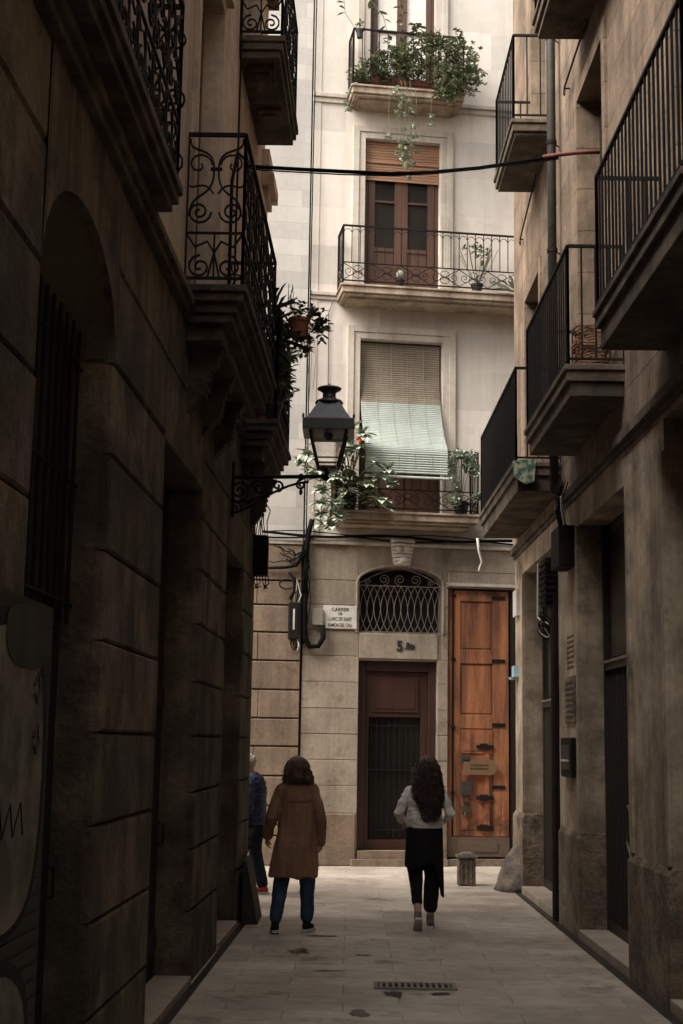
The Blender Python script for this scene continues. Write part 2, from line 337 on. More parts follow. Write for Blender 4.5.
# ------------------------------------------------------------------ railings and balconies
def rail_run(mb, p, q, z0, z1, style, sp, r=0.008):
    """a run of railing from p=(s,d) to q"""
    L = math.hypot(q[0]-p[0], q[1]-p[1])
    P = lambda t, z: (p[0]+(q[0]-p[0])*t, p[1]+(q[1]-p[1])*t, z)
    mb.tube([P(0, z1), P(1, z1)], 0.018, 4); mb.tube([P(0, z0+.05), P(1, z0+.05)], 0.013, 4)
    mb.tube([P(0, z0), P(0, z1)], 0.015, 4); mb.tube([P(1, z0), P(1, z1)], 0.015, 4)
    H = z1-z0
    def crv(pts2, rr=r): mb.tube([P(a/L, z0+b) for a, b in pts2], rr, 4)
    if style == 'bars':
        n = max(1, round(L/sp))
        for k in range(1, n): mb.tube([P(k/n, z0+.05), P(k/n, z1)], r, 4)
        mb.tube([P(0, z0+.05+0.26*0), P(1, z0+.05)], r, 4)
    elif style == 'band':
        n = max(1, round(L/sp)); zb = z0+0.33
        mb.tube([P(0, zb), P(1, zb)], 0.011, 4)
        for k in range(1, n): mb.tube([P(k/n, zb), P(k/n, z1)], r, 4)
        for k in range(n):
            a = L*k/n; b = L*(k+1)/n; rr = (b-a)/2*0.85
            crv([((a+b)/2+rr*math.cos(th), H-0.05-rr*0.9+rr*0.9*math.sin(th)) for th in [PI*i/6 for i in range(7)]], 0.0055)
        m = max(1, round(L/0.42)); w = L/m; h0, h1 = .06, .32
        for k in range(m):
            a = k*w; b = a+w; c = (a+b)/2
            crv([(a, h0), (b, h1)], 0.007); crv([(a, h1), (b, h0)], 0.007)
            for sg in (-1, 1):
                crv(spiral(c+sg*w*0.30, (h0+h1)/2, 0.075, 1.4, 0 if sg < 0 else PI, sg, 16), 0.006)
                crv([(c+0.07*math.cos(th), (h0+h1)/2+sg*0.045+0.055*math.sin(th)) for th in [2*PI*i/10 for i in range(11)]], 0.0055)
    elif style == 'scroll':
        m = max(1, round(L/sp)); w = L/m; zb = 0.36*H/1.05
        mb.tube([P(0, z0+zb), P(1, z0+zb)], 0.011, 4)
        for k in range(m):
            a = k*w; c = a+w/2
            for sg in (-1, 1):
                q_ = lambda x: c+sg*x*w
                S = 1 if sg > 0 else -1
                # low band spirals
                crv([(c+sg*(x), z) for x, z in spiral(0.24*w, 0.13, 0.085, 1.6, PI/2, -1, 18)])
                crv([(q_(0.5), zb), (q_(0.33), zb-0.10), (q_(0.12), zb-0.06), (q_(0.0), zb-0.14), (q_(0.1), 0.06)])
                # main lyre
                crv([(c+sg*x, z) for x, z in spiral(0.28*w, zb+0.15, 0.085, 1.8, PI, 1, 24)], 0.009)
                crv(bez((q_(0.45), zb+0.12), (q_(0.45), zb+0.32), (q_(0.02), zb+0.22), (q_(0.04), zb+0.46)), 0.009)
                crv(bez((q_(0.04), zb+0.46), (q_(0.04), H-0.06), (q_(0.5), H-0.16), (q_(0.46), H-0.03)), 0.009)
                crv([(c+sg*x, z) for x, z in spiral(0.30*w, H-0.22, 0.09, 1.1, PI, -1, 18)], 0.008)
                crv(bez((q_(0.04), zb+0.28), (q_(0.2), zb+0.40), (q_(0.38), zb+0.30), (q_(0.47), zb+0.34)), 0.008)
            crv([(c-0.04, zb+0.46), (c+0.04, zb+0.46)], 0.014)
            crv([(a, 0.05), (a, H)], 0.011)
            crv([(c, 0.05), (c, zb)], 0.009)
    return mb

def balcony(xf, root, s0, s1, dout, zb, zt, zr, style, sp, ms, prof=None, iron='iron', rail_r=0.008, label=None, wallz=0.0):
    b = MB(xf)
    prof = prof or [(0.0, zt-0.06, zt), (0.03, zb+(zt-zb)*0.45, zt-0.06), (0.07, zb, zb+(zt-zb)*0.45)]
    for ins, a, c in prof:
        b.box(s0+ins, s1-ins, -0.05, dout-ins, a+0.0005, c)
    o = b.build('balcony', ms, root)
    bev = o.modifiers.new('bevel', 'BEVEL'); bev.width = 0.008; bev.segments = 2; bev.limit_method = 'ANGLE'
    if label: o['label'] = label
    r = MB(xf); e = 0.035
    rail_run(r, (s0+e, dout-e), (s1-e, dout-e), zt, zr, style, sp, rail_r)
    rail_run(r, (s0+e, 0.0), (s0+e, dout-e), zt, zr, style, min(sp, max(.1, dout)), rail_r)
    rail_run(r, (s1-e, 0.0), (s1-e, dout-e), zt, zr, style, min(sp, max(.1, dout)), rail_r)
    r.build('railing', iron, o)
    return o

def window(xf, root, s0, s1, z0, z1, dd, frame='win_wood', pane='glass', leaves=2, rails=(0.35, 0.72), w=0.07, name='window', sky_pane=False, panel=0.28):
    f = MB(xf)
    f.box(s0, s0+w*.7, dd-.05, dd, z0, z1); f.box(s1-w*.7, s1, dd-.05, dd, z0, z1); f.box(s0+w*.7, s1-w*.7, dd-.05, dd, z1-w*.8, z1)
    a0, a1 = s0+w*.7+.003, s1-w*.7-.003; W = (a1-a0)/leaves; zz1 = z1-w*.8-.003
    ph = z0+(z1-z0)*panel
    for k in range(leaves):
        a, b = a0+k*W+.002, a0+(k+1)*W-.002
        f.box(a, a+w, dd-.04, dd+.015, z0+.01, zz1); f.box(b-w, b, dd-.04, dd+.015, z0+.01, zz1)
        f.box(a+w, b-w, dd-.038, dd+.012, z0+.01, z0+.12); f.box(a+w, b-w, dd-.038, dd+.012, zz1-.08, zz1)
        if panel: f.box(a+w, b-w, dd-.036, dd+.0, z0+.12, ph); f.box(a+w, b-w, dd-.037, dd+.014, ph, ph+.06)
        for t in rails:
            z = z0+(z1-z0)*t; f.box(a+w, b-w, dd-.036, dd+.008, z-.018, z+.018)
    o = f.build(name, frame, root)
    g = MB(xf); g.box(a0+.01, a1-.01, dd-.03, dd-.022, ph if panel else z0+.1, zz1-.05); g.build('pane', pane, o)
    return o

# ------------------------------------------------------------------ ground
g = MB(); g.quad((-90, -60, 0), (90, -60, 0), (90, 120, 0), (-90, 120, 0))
tag(g.build('paving', 'paving'), kind='structure')

# ------------------------------------------------------------------ LEFT BUILDING
LH = 9.9
Lb = thing('apartment_building', (XL(9.8), 9.8, 0), 'dark brown stone building filling the left side of the lane, with scroll railed balconies', 'building')
lops_g = [(5.5, 7.08, -0.0, 3.66), (8.80, 10.72, 0, 3.62), (12.43, 13.98, 0, 3.42), (1.2, 3.4, 0, 3.6)]
w = MB(xfL)
wall_sheet(w, -14, 15.05, 0, 4.62, [(5.494, 7.086, 0, 4.615)]+[(a-.006, b+.006, c_, d_+.006) for a, b, c_, d_ in lops_g[1:]], -0.035, 0.30)
nA = 24; hA = .786; cA = 6.29
for k in range(nA):
    a, b = PI*k/nA, PI*(k+1)/nA
    p0, p1 = (cA-hA*math.cos(a), 3.66+.50*math.sin(a)), (cA-hA*math.cos(b), 3.66+.50*math.sin(b))
    q0, q1 = (p0[0], 3.66+.16*math.sin(a)), (p1[0], 3.66+.16*math.sin(b))
    w.quad((p0[0], -.036, p0[1]), (p1[0], -.036, p1[1]), (p1[0], -.036, 4.615), (p0[0], -.036, 4.615))
    w.quad((p0[0], -.036, p0[1]), (p1[0], -.036, p1[1]), (q1[0], -.23, q1[1]), (q0[0], -.23, q0[1]))
w.box(-14, 15.05, -8, -7.9, 0, LH)
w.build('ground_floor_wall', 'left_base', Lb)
w = MB(xfL)
zc1 = [0.0, 0.42, 0.87, 1.33, 1.78, 2.23, 2.68, 3.17, 3.64]
zc2 = [0.0, 0.52, 0.96, 1.37, 1.78, 2.18, 2.61, 3.02, 3.42]
blocks(w, 7.08, 8.80, zc1, -0.06, 0.0, 0.010, 0.014, 0.0)
blocks(w, 10.72, 12.43, zc2, -0.06, 0.0, 0.012, 0.015, 0.0)
blocks(w, 13.98, 15.05, zc2, -0.06, 0.0, 0.012, 0.014)
blocks(w, 3.4, 5.5, zc1, -0.06, 0.0, 0.010, 0.014)
blocks(w, -14, 1.2, zc1, -0.06, 0.0, 0.010, 0.014, 1.2)
blocks(w, 7.08, 8.80, [3.64, 4.14, 4.6], -0.06, 0.0, 0.012, 0.015)
blocks(w, 8.80, 10.72, [3.62, 4.14, 4.6], -0.06, 0.0, 0.008, 0.01, 0.95)
blocks(w, 10.72, 12.43, [3.42, 3.86, 4.6], -0.06, 0.0, 0.010, 0.012)
blocks(w, 12.43, 15.05, [3.42, 3.86, 4.6], -0.06, 0.0, 0.010, 0.012, 1.0)
blocks(w, 3.4, 5.5, [3.64, 4.14, 4.6], -0.06, 0.0, 0.012, 0.015)
blocks(w, -14, 3.4, [3.64, 4.14, 4.6], -0.06, 0.0, 0.012, 0.015, 1.2)
# voussoirs round the arch
n = 27; cx = 6.29; hw = 0.787
for k in range(n):
    a, b = PI*k/n, PI*(k+1)/n
    i0, i1 = (cx-hw*math.cos(a), 3.66+.50*math.sin(a)), (cx-hw*math.cos(b), 3.66+.50*math.sin(b))
    w.quad((i0[0], 0, i0[1]), (i1[0], 0, i1[1]), (i1[0], 0, 4.6), (i0[0], 0, 4.6)); w.quad((i0[0], 0, i0[1]), (i1[0], 0, i1[1]), (i1[0], -.06, i1[1]), (i0[0], -.06, i0[1]))
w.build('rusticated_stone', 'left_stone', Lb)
w = MB(xfL)   # jamb stones
for s_, zt in ((7.08, 3.64), (10.72, 3.6), (13.98, 3.42), (5.5-.0, 3.6)):
    w = MB(xfL); w.box(s_-.002, s_+0.06, -0.325, -0.064, 0.0, zt-.003); w.build('door_jamb', 'left_stone', Lb)
# upper wall
uops_l = [(5.2, 6.7, 4.9, 7.45), (9.55, 10.85, 4.82, 7.6), (12.55, 13.75, 8.12, 9.55), (9.55, 10.85, 8.4, 9.55), (5.2, 6.7, 8.4, 9.55), (13.45, 14.35, 4.82, 7.1),
          (1, 2.3, 4.9, 7.4), (1, 2.3, 8.4, 9.55)]
w = MB(xfL); wall_sheet(w, -14, 15.05, 4.62, LH, uops_l, 0.0, 0.25)
w.quad((15.05, 0, 0), (15.05, -8, 0), (15.05, -8, LH), (15.05, 0, LH))
w.quad((-14, 0, 0), (-14, -8, 0), (-14, -8, LH), (-14, 0, LH))
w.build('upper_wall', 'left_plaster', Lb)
w = MB(xfL); w.box(-14, 15.05, -8.1, 0.12, LH, LH+0.25); w.build('roof', 'slab_dark', Lb)
for a, b, c_, d_ in uops_l:
    fr = 0.13; w = MB(xfL)
    w.box(a-fr, a-.001, -0.02, 0.035, c_, d_+fr); w.box(b+.001, b+fr, -0.02, 0.035, c_, d_+fr); w.box(a-.0005, b+.0005, -0.02, 0.033, d_+.001, d_+fr)
    w.box(a-fr-.04, b+fr+.04, -0.02, 0.09, d_+fr+.002, d_+fr+.07)
    w.build('window_surround', 'left_plaster', Lb)
w = MB(xfL); w.box(-14, 15.09, -0.04, 0.045, 4.602, 4.66); w.box(-14, 15.10, -0.04, 0.075, 4.662, 4.72)
w.build('moulding', 'left_stone', Lb)
w = MB(xfL); w.box(14.78, 15.09, -0.04, 0.03, 4.722, 7.55); w.box(14.70, 15.16, -.04, .08, 7.552, 7.66); w.box(14.62, 15.24, -.04, .14, 7.662, 7.80); w.box(14.70, 15.16, -.04, .08, 7.802, 8.1)
w.build('corner_pilaster', 'left_plaster', Lb)
for i, (a, b, c_, d_) in enumerate(uops_l):
    window(xfL, Lb, a, b, c_, d_, -0.14, frame='win_wood', rails=(0.45, 0.7))
# slatted shutters on the window behind the ornate balcony
sh = MB(xfL)
for k in range(52):
    z = 4.95+k*0.05; sh.box(9.60, 10.18, -0.10, -0.085, z, z+0.035)
sh.box(9.56, 9.60, -.115, -.06, 4.83, 7.57); sh.box(10.18, 10.22, -.115, -.06, 4.83, 7.57)
sh.build('shutter', 'win_wood', Lb)
# doors of the left building
def plank_door(xf, root, s0, s1, z1, d, m, label=None, bars=False):
    b = MB(xf); n = max(2, int((s1-s0)/0.16)); W = (s1-s0)/n
    for k in range(n): b.box(s0+k*W+.003, s0+(k+1)*W-.003, d-.05, d, 0.02, z1-.01)
    b.box(s0+.05, s1-.05, d, d+.025, 0.25, 0.40); b.box(s0+.05, s1-.05, d, d+.025, z1*.55, z1*.55+.14)
    b.box(s0-.01, s1+.01, d-.09, d-.06, 0, z1+.3)
    o = b.build('door', m, root)
    h = MB(xf); h.tube([(s1-.2, d+.03, 1.0), (s1-.2, d+.07, 1.02), (s1-.2, d+.07, 1.14), (s1-.2, d+.03, 1.16)], 0.008, 6); h.build('handle', 'iron', o)
    if label: o['label'] = label
    return o
plank_door(xfL, Lb, 5.5, 7.08, 4.4, -0.22, 'dark')
w = MB(xfL)
for k in range(11): w.tube([(5.6+k*.14, -.17, 2.3), (5.6+k*.14, -.17, 3.80)], .010, 5)
for z in (2.4, 3.0, 3.6): w.tube([(5.5, -.17, z), (7.08, -.17, z)], .010, 5)
w.build('window_grille', 'iron', Lb)
plank_door(xfL, Lb, 8.80, 10.72, 3.62, -0.26, 'door_dark')
plank_door(xfL, Lb, 12.43, 13.98, 3.42, -0.26, 'door_brown')
plank_door(xfL, Lb, 1.2, 3.4, 3.6, -0.26, 'door_dark')
for a, b in ((8.80, 10.72), (12.43, 13.98), (5.5, 7.08), (1.2, 3.4)):
    w = MB(xfL); w.box(a+.002, b-.002, -0.25, 0.02, 0.0, 0.07); w.build('threshold', 'threshold', Lb)
# gutter groove along the foot of the wall
w = MB(xfL); w.box(-14, 15.2, 0.02, 0.075, 0.004, 0.012); tag(w.build('gutter', 'wet'), kind='structure')
# balconies of the left building
mp = lambda t, b: [(0.0, t-.05, t), (0.025, t-.11, t-.05), (0.07, t-.18, t-.11), (0.10, t-.24, t-.18), (0.17, b, t-.24)]
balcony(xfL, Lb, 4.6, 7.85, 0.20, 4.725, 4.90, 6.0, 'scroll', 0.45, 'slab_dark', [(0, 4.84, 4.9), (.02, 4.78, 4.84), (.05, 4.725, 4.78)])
def consoles(xf, root, ss, dout, zt, zb, m):
    for s in ss:
        c = MB(xf); pr = []
        for t in [i/10 for i in range(11)]:
            pr.append((dout*(1-t)**0.7*(0.9+0.1*math.cos(t*9)), zt-(zt-zb)*t))
        vs = []
        for a, (dd, z) in enumerate(pr): vs += [(s-.07, dd, z), (s+.07, dd, z), (s+.07, -.05, z), (s-.07, -.05, z)]
        fs = [(4*i+k, 4*i+(k+1) % 4, 4*i+4+(k+1) % 4, 4*i+4+k) for i in range(10) for k in range(4)]+[(0, 1, 2, 3), (40, 41, 42, 43)]
        c.add(vs, fs)
        for k in range(6): c.tube([(s-.075, pr[k+2][0], pr[k+2][1]), (s+.075, pr[k+2][0], pr[k+2][1])], 0.022, 8)
        c.build('console', m, root)
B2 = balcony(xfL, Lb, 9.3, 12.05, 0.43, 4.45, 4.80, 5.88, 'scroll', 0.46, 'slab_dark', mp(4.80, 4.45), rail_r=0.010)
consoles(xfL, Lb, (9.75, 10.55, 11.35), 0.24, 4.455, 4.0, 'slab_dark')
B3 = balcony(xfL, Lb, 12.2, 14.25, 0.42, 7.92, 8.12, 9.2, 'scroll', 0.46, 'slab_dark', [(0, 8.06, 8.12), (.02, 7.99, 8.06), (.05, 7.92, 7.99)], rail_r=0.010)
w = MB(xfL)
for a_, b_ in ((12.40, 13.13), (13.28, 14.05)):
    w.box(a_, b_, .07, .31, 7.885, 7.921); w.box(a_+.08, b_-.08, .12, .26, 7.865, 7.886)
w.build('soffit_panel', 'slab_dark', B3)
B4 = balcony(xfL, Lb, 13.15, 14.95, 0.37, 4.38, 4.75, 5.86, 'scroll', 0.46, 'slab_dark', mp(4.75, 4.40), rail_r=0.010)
consoles(xfL, Lb, (13.6, 14.5), 0.26, 4.405, 3.90, 'slab_dark')
# unseen wall added behind the viewer to keep light out of the lane
w = MB(); w.box(-1.7, 4.5, -14.3, -14, 0, 15); w.build('rear_light_blocker', 'left_plaster', Lb)

# ------------------------------------------------------------------ RIGHT BUILDING
RH = 13.8
Rb = thing('apartment_building', (XR(10), 10, 0), 'brown rendered building filling the right side of the lane, with plain black railed balconies', 'building')
rops = [(8.2, 10.0, 0, 4.07), (11.35, 13.6, 0, 3.84), (15.1, 17.6, 0, 3.86), (3.5, 6.0, 0, 4.0)]
w = MB(xfR); wall_sheet(w, -14, 18.45, 0, 4.05+.17, rops, 0, 0.26)
w.box(-14, 18.45, -8, -7.9, 0, RH)
w.build('ground_floor_wall', 'right_stone', Rb)
rup = [(8.0, 9.35, 4.84, 7.5), (12.0, 13.3, 4.84, 8.02), (16.0, 17.2, 4.7, 7.2), (15.3, 16.5, 8.56, 10.9), (11.6, 12.9, 8.78, 11.2), (8.0, 9.35, 8.6, 11.0),
       (3.8, 5.1, 4.84, 7.5), (3.8, 5.1, 8.6, 11.0)]
w = MB(xfR); wall_sheet(w, -14, 18.45, 4.22, RH, rup, 0, 0.28)
w.quad((18.45, 0, 0), (18.45, -8, 0), (18.45, -8, RH), (18.45, 0, RH)); w.quad((-14, 0, 0), (-14, -8, 0), (-14, -8, RH), (-14, 0, RH))
w.build('upper_wall', 'right_plaster', Rb)
w = MB(xfR); w.box(-14, 18.5, -8.1, 0.15, RH, RH+.25); w.build('roof', 'slab_dark', Rb)
for a, b, c_, d_ in rup:
    fr = 0.14; w = MB(xfR)
    w.box(a-fr, a-.001, -0.02, 0.03, c_, d_+fr); w.box(b+.001, b+fr, -0.02, 0.03, c_, d_+fr); w.box(a-.0005, b+.0005, -0.02, 0.028, d_+.001, d_+fr)
    w.build('window_surround', 'right_plaster', Rb)
for zz in (((4.12, 4.17, .025), (4.172, 4.26, .055)),):
    w = MB(xfR)
    for z0, z1, dd in zz: w.box(-14, 18.45+dd, -.02, dd, z0, z1)
    w.build('moulding', 'slab_right', Rb)
for a, b, c_, d_ in rup: window(xfR, Rb, a, b, c_, d_, -0.2, frame='door_dark', rails=(0.5,))
# plinths with a sloped worn top
for a, b, z in ((10.0, 11.35, .90), (13.6, 14.78, .92), (17.6, 18.5, .9), (6.0, 8.2, .9), (-14, 3.5, .9)):
    w = MB(xfR); a0, b0 = a-.014, b+.014; n_ = max(4, int((b-a)/.12)); vs = []
    for k in range(n_+1):
        s_ = a0+(b0-a0)*k/n_; e = .010*noise.noise(Vector((s_*5, 0, 0)))
        for (dd, zz) in ((-.25, 0), (.035, 0), (.035+e*.6, z*.33), (.036-e*.7, z*.66), (.034+e, z-.02+e), (.022+e, z+e), (0.001, z+.035+e), (-.25, z+.035+e)): vs.append((s_, dd, zz))
    fs = [(8*i_+k, 8*i_+k+1, 8*i_+8+k+1, 8*i_+8+k) for i_ in range(n_) for k in range(7)]+[tuple(range(8)), tuple(range(8*n_, 8*n_+8))]
    w.add(vs, fs); w.build('plinth', 'right_plinth', Rb)
for s_ in (10.06, 11.28, 13.66, 17.66):
    w = MB(xfR); w.box(s_-.05, s_+.05, 0.0005, 0.022, 0.95, 3.84); w.build('door_jamb', 'right_stone', Rb)
def iron_door(s0, s1, z1, dd, transom, label):
    b = MB(xfR)
    b.box(s0, s1, dd-.06, dd-.03, 0, z1)
    b.box(s0, s0+.07, dd-.03, dd+.02, 0, z1); b.box(s1-.07, s1, dd-.03, dd+.02, 0, z1)
    b.box(s0+.07, s1-.07, dd-.03, dd+.03, transom, transom+.09); b.box(s0+.07, s1-.07, dd-.03, dd+.02, 0.05, .18)
    n = int((s1-s0)/.11)
    for k in range(1, n):
        s = s0+(s1-s0)*k/n; b.tube([(s, dd, .1), (s, dd, transom)], .013, 6)
    o = b.build('door', 'door_dark', Rb); o['label'] = label
    g = MB(xfR); g.box(s0+.12, s1-.12, dd-.025, dd-.015, transom+.12, z1-.1); g.build('pane', 'glass', o)
    t = MB(xfR); t.box(s0+.07, s1-.07, dd+.031, dd+.045, transom+.065, transom+.09); t.build('sill', 'right_plaster', o)
    return o
d2 = iron_door(11.35, 13.6, 3.84, -.24, 2.45, 'dark ribbed double door with a sprayed scribble')
d3 = iron_door(15.1, 17.6, 3.86, -.24, 2.2, 'dark ribbed door in the last doorway')
iron_door(8.2, 10.0, 4.05, -.24, 2.4, 'dark ribbed door nearest the viewer')
iron_door(3.5, 6.0, 4.0, -.24, 2.4, 'dark ribbed door')
# sprayed scribble
sc = MB(xfR)
for pts in ([(12.1, 1.3), (12.25, 1.0), (12.05, .75), (12.3, .55), (12.5, .8), (12.3, 1.1), (12.6, 1.25)], [(12.55, .45), (12.35, .7), (12.65, .95), (12.4, 1.2), (12.15, .95)], [(12.2, 1.5), (12.5, 1.35), (12.3, 1.15)]):
    sc.tube([(a, -.222, b) for a, b in pts], 0.008, 4)
sc.build('graffiti', 'grille', d2)
for a, b in ((11.38, 13.57), (15.13, 17.6-.02), (8.23, 9.97)):
    w = MB(xfR); w.box(a, b, -.24, .045, 0, .09); w.build('threshold', 'threshold', Rb)
w = MB(xfR); w.box(-14, 18.5, 0.05, 0.12, 0.004, 0.012); tag(w.build('gutter', 'wet'), kind='structure')
# balconies
pr = lambda t, b: [(0.0, t-.05, t), (.02, t-.14, t-.05), (.05, b, t-.14)]
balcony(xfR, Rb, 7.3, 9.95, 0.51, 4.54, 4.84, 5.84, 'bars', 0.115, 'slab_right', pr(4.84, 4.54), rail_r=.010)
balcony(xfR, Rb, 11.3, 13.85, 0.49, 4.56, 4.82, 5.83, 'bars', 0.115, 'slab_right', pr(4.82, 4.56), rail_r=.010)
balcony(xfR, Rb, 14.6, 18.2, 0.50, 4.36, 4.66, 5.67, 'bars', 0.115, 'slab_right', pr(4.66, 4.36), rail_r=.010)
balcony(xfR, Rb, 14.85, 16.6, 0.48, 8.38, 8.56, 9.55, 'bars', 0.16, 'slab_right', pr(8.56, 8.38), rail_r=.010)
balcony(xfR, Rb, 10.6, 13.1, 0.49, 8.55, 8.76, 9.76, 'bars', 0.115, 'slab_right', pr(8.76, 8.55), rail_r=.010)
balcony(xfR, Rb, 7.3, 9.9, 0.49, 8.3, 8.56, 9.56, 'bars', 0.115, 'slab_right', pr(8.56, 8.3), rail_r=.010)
# carved inscription panels on the middle pier
w = MB(xfR); w.box(13.84, 14.42, 0.001, .02, 1.98, 2.42); o = w.build('stone_plaque', 'right_plinth', Rb)
w = MB(xfR)
for k in range(7):
    z = 2.02+k*.055; w.box(13.90, 14.36-random.random()*.1, .02, .024, z, z+.018)
w.build('carved_line', 'ink', o)
w = MB(xfR)
for k in range(7):
    z = 2.5+k*.05
    for j in range(4): w.tube([(13.95+j*.1, .003, z), (13.98+j*.1+random.random()*.03, .003, z+.03), (14.02+j*.1, .003, z)], .0035, 4)
w.build('carved_lettering', 'ink', Rb)

# ------------------------------------------------------------------ FACADE ACROSS THE LANE END
Fb = thing('apartment_building', xfF(0.4, 0, 0), 'cream building facing down the lane, with house number 5 over its arched grille doorway', 'building')
UL, UR = -0.72, 13.0; FH = 18.5
gops = [(0.12, 1.30, 0, 2.95), (0.10, 1.36, 3.36, 4.66), (1.46, 3.5, 0, 4.06), (5, 6.3, 0, 3.4), (8, 9.3, 0, 3.4)]
w = MB(xfF); wall_sheet(w, UL, UR, 0, 4.66, gops, -0.02, 0.30)
w.box(UL, UR, -8, -7.9, 0, FH)
w.build('ground_floor_wall', 'facade_stone', Fb)
zf = [0.74, 1.13, 1.50, 1.87, 2.24, 2.62, 3.00, 3.38, 3.75, 4.12]
w = MB(xfF)
blocks(w, UL, 0.115, zf, -0.05, 0.0, .006, .006)
blocks(w, 1.305, 1.455, zf[:6]+[2.97], -0.05, 0.0, .006, .006)
blocks(w, 3.505, 4.995, zf, -0.05, 0.0, .006, .006, 1.0); blocks(w, 6.305, 7.995, zf, -0.05, 0, .006, .006, 1.0); blocks(w, 9.305, UR, zf, -.05, 0, .006, .006, 1.0)
blocks(w, 0.12, 1.30, [2.975, 3.345], -.05, -.001, .006, .006)
blocks(w, 1.365, 1.455, [2.97, 3.36, 3.75, 4.09], -.05, 0, .006, .006)
blocks(w, 1.46, 3.5, [4.08, 4.30, 4.64], -.05, 0, .006, .006, 1.1)
blocks(w, UL, .10, [4.12, 4.64], -.05, 0, .006, .006)
blocks(w, 3.505, UR, [4.12, 4.64], -.05, 0, .006, .006, 1.2)
A = arch_sheet(w, .10, 1.36, 4.10, .24, 4.64, -.001, .05)
arch_sheet(w, .10, 1.36, 4.10, .24, 4.64, -.02, .28)
w.build('ashlar_stone', 'facade_stone', Fb)
for a_, b_, sp_ in ((UL-.01, .10, 0), (1.32, 1.45, 0), (3.52, 4.98, 1), (6.32, 7.98, 1), (9.32, UR, 1)):
    w = MB(xfF); blocks(w, a_, b_, [0, .74], -.05, 0.03, .002, .012, sp_); w.build('plinth', 'facade_orange', Fb)
w = MB(xfF); w.box(0.03, 1.44, -.26, .12, 0, .10); w.box(.13, 1.29, -.26, .05, .102, .215); w.build('door_step', 'facade_orange', Fb)
# moulded edge of the arch and keystone
w = MB(xfF)
cxa = .73; pts = [(cxa-.66*math.cos(PI*k/16), .02, 4.10+.27*math.sin(PI*k/16)) for k in range(17)]
w.tube([(cxa-.655, .004, 3.36)]+[(p[0]*.99+.0073, .004, p[2]-.01) for p in pts]+[(cxa+.655, .004, 3.36)], .018, 6)
w.build('arch_moulding', 'facade_stone', Fb)
k = MB(xfF)
k.prism([(.62, 4.36), (.86, 4.36), (.92, 4.76), (.56, 4.76)], -.02, .09)
for i in range(7):
    z = 4.38+i*.055; hw_ = .11+.012*i
    k.tube([(.74-hw_, .09, z), (.74-hw_*.4, .125+.01*(i % 3), z+.01), (.74+hw_*.4, .125+.01*(i % 2), z), (.74+hw_, .09, z+.01)], .022, 6)
k.ell((.74, .12, 4.43), (.07, .05, .06)); k.ell((.68, .13, 4.6), (.045, .04, .05)); k.ell((.80, .13, 4.6), (.045, .04, .05))
k.build('keystone', 'trim', Fb, smooth=True)
# upper wall
fops = [(0.08, 1.36, 5.12, 7.83), (0.12, 1.31, 8.52, 11.06), (0.17, 1.22, 11.76, 14.2), (4.2, 5.4, 5.12, 7.8), (4.2, 5.4, 8.5, 11.0), (4.2, 5.4, 11.7, 14.2), (8, 9.2, 5.12, 7.8), (8, 9.2, 8.5, 11.0), (8, 9.2, 11.7, 14.2), (.17, 1.22, 15.3, 17.4)]
w = MB(xfF); wall_sheet(w, UL, UR, 4.66, FH, fops, -.03, .25)
w.quad((UR, 0, 0), (UR, -8, 0), (UR, -8, FH), (UR, 0, FH))
w.build('upper_wall', 'facade_plaster', Fb)
w = MB(xfF); w.box(UL, UR, -8.1, .3, FH, FH+.3); w.build('roof', 'trim', Fb)
for a, b, z0, z1 in fops:
    w = MB(xfF)
    w.box(a-.20, a-.10, -.05, .022, z0, z1+.20); w.box(a-.0995, a-.001, -.05, .004, z0, z1+.10)
    w.box(b+.10, b+.20, -.05, .022, z0, z1+.20); w.box(b+.001, b+.0995, -.05, .004, z0, z1+.10)
    w.box(a-.0995, b+.0995, -.05, .021, z1+.101, z1+.20); w.box(a-.0005, b+.0005, -.05, .003, z1+.001, z1+.0995)
    o = w.build('window_surround', 'trim', Fb)
    bv = o.modifiers.new('b', 'BEVEL'); bv.width = .006; bv.segments = 2
w = MB(xfF)
w.box(UL, UR, -.05, .05, 4.645, 4.70); w.box(UL, UR, -.05, .02, 4.702, 4.76); w.build('string_course', 'trim', Fb)
w = MB(xfF); w.box(UL, UR, -.05, .0, 8.41, 8.47); w.box(UL, UR, -.05, .025, 8.472, 8.53); w.build('string_course', 'trim', Fb)
w = MB(xfF); w.box(UL, UR, -.05, .0, 11.60, 11.68); w.box(UL, UR, -.05, .025, 11.682, 11.75); w.build('string_course', 'trim', Fb)
w = MB(xfF); w.box(UL+.001, UL+.13, -.05, -.018, 4.77, FH); w.build('pilaster', 'facade_plaster', Fb)
# windows
o = window(xfF, Fb, .08, 1.36, 5.12, 7.83, -.17, rails=(.6,)); o['label'] = 'brown balcony door mostly hidden by the mint blind'
o = window(xfF, Fb, .12, 1.31, 8.52, 11.06, -.15, rails=(.62,), panel=.30, w=.10); o['label'] = 'brown glazed balcony door under a wooden roller blind'
rb = MB(xfF)
for k in range(14): rb.box(.125, 1.305, -.125+.002*(k % 2), -.10, 10.42+k*.045, 10.42+k*.045+.038)
rb.box(.125, 1.305, -.128, -.08, 10.70, 10.735)
rb.build('roller_blind', 'blindwood', o)
o = window(xfF, Fb, .17, 1.22, 11.76, 14.2, -.12, pane='sky_pane', rails=(.48, .78), panel=0, w=.075); o['label'] = 'brown window with sky reflection coloured into its white panes'
for a, b, z0, z1 in fops[3:]: window(xfF, Fb, a, b, z0, z1, -.16)
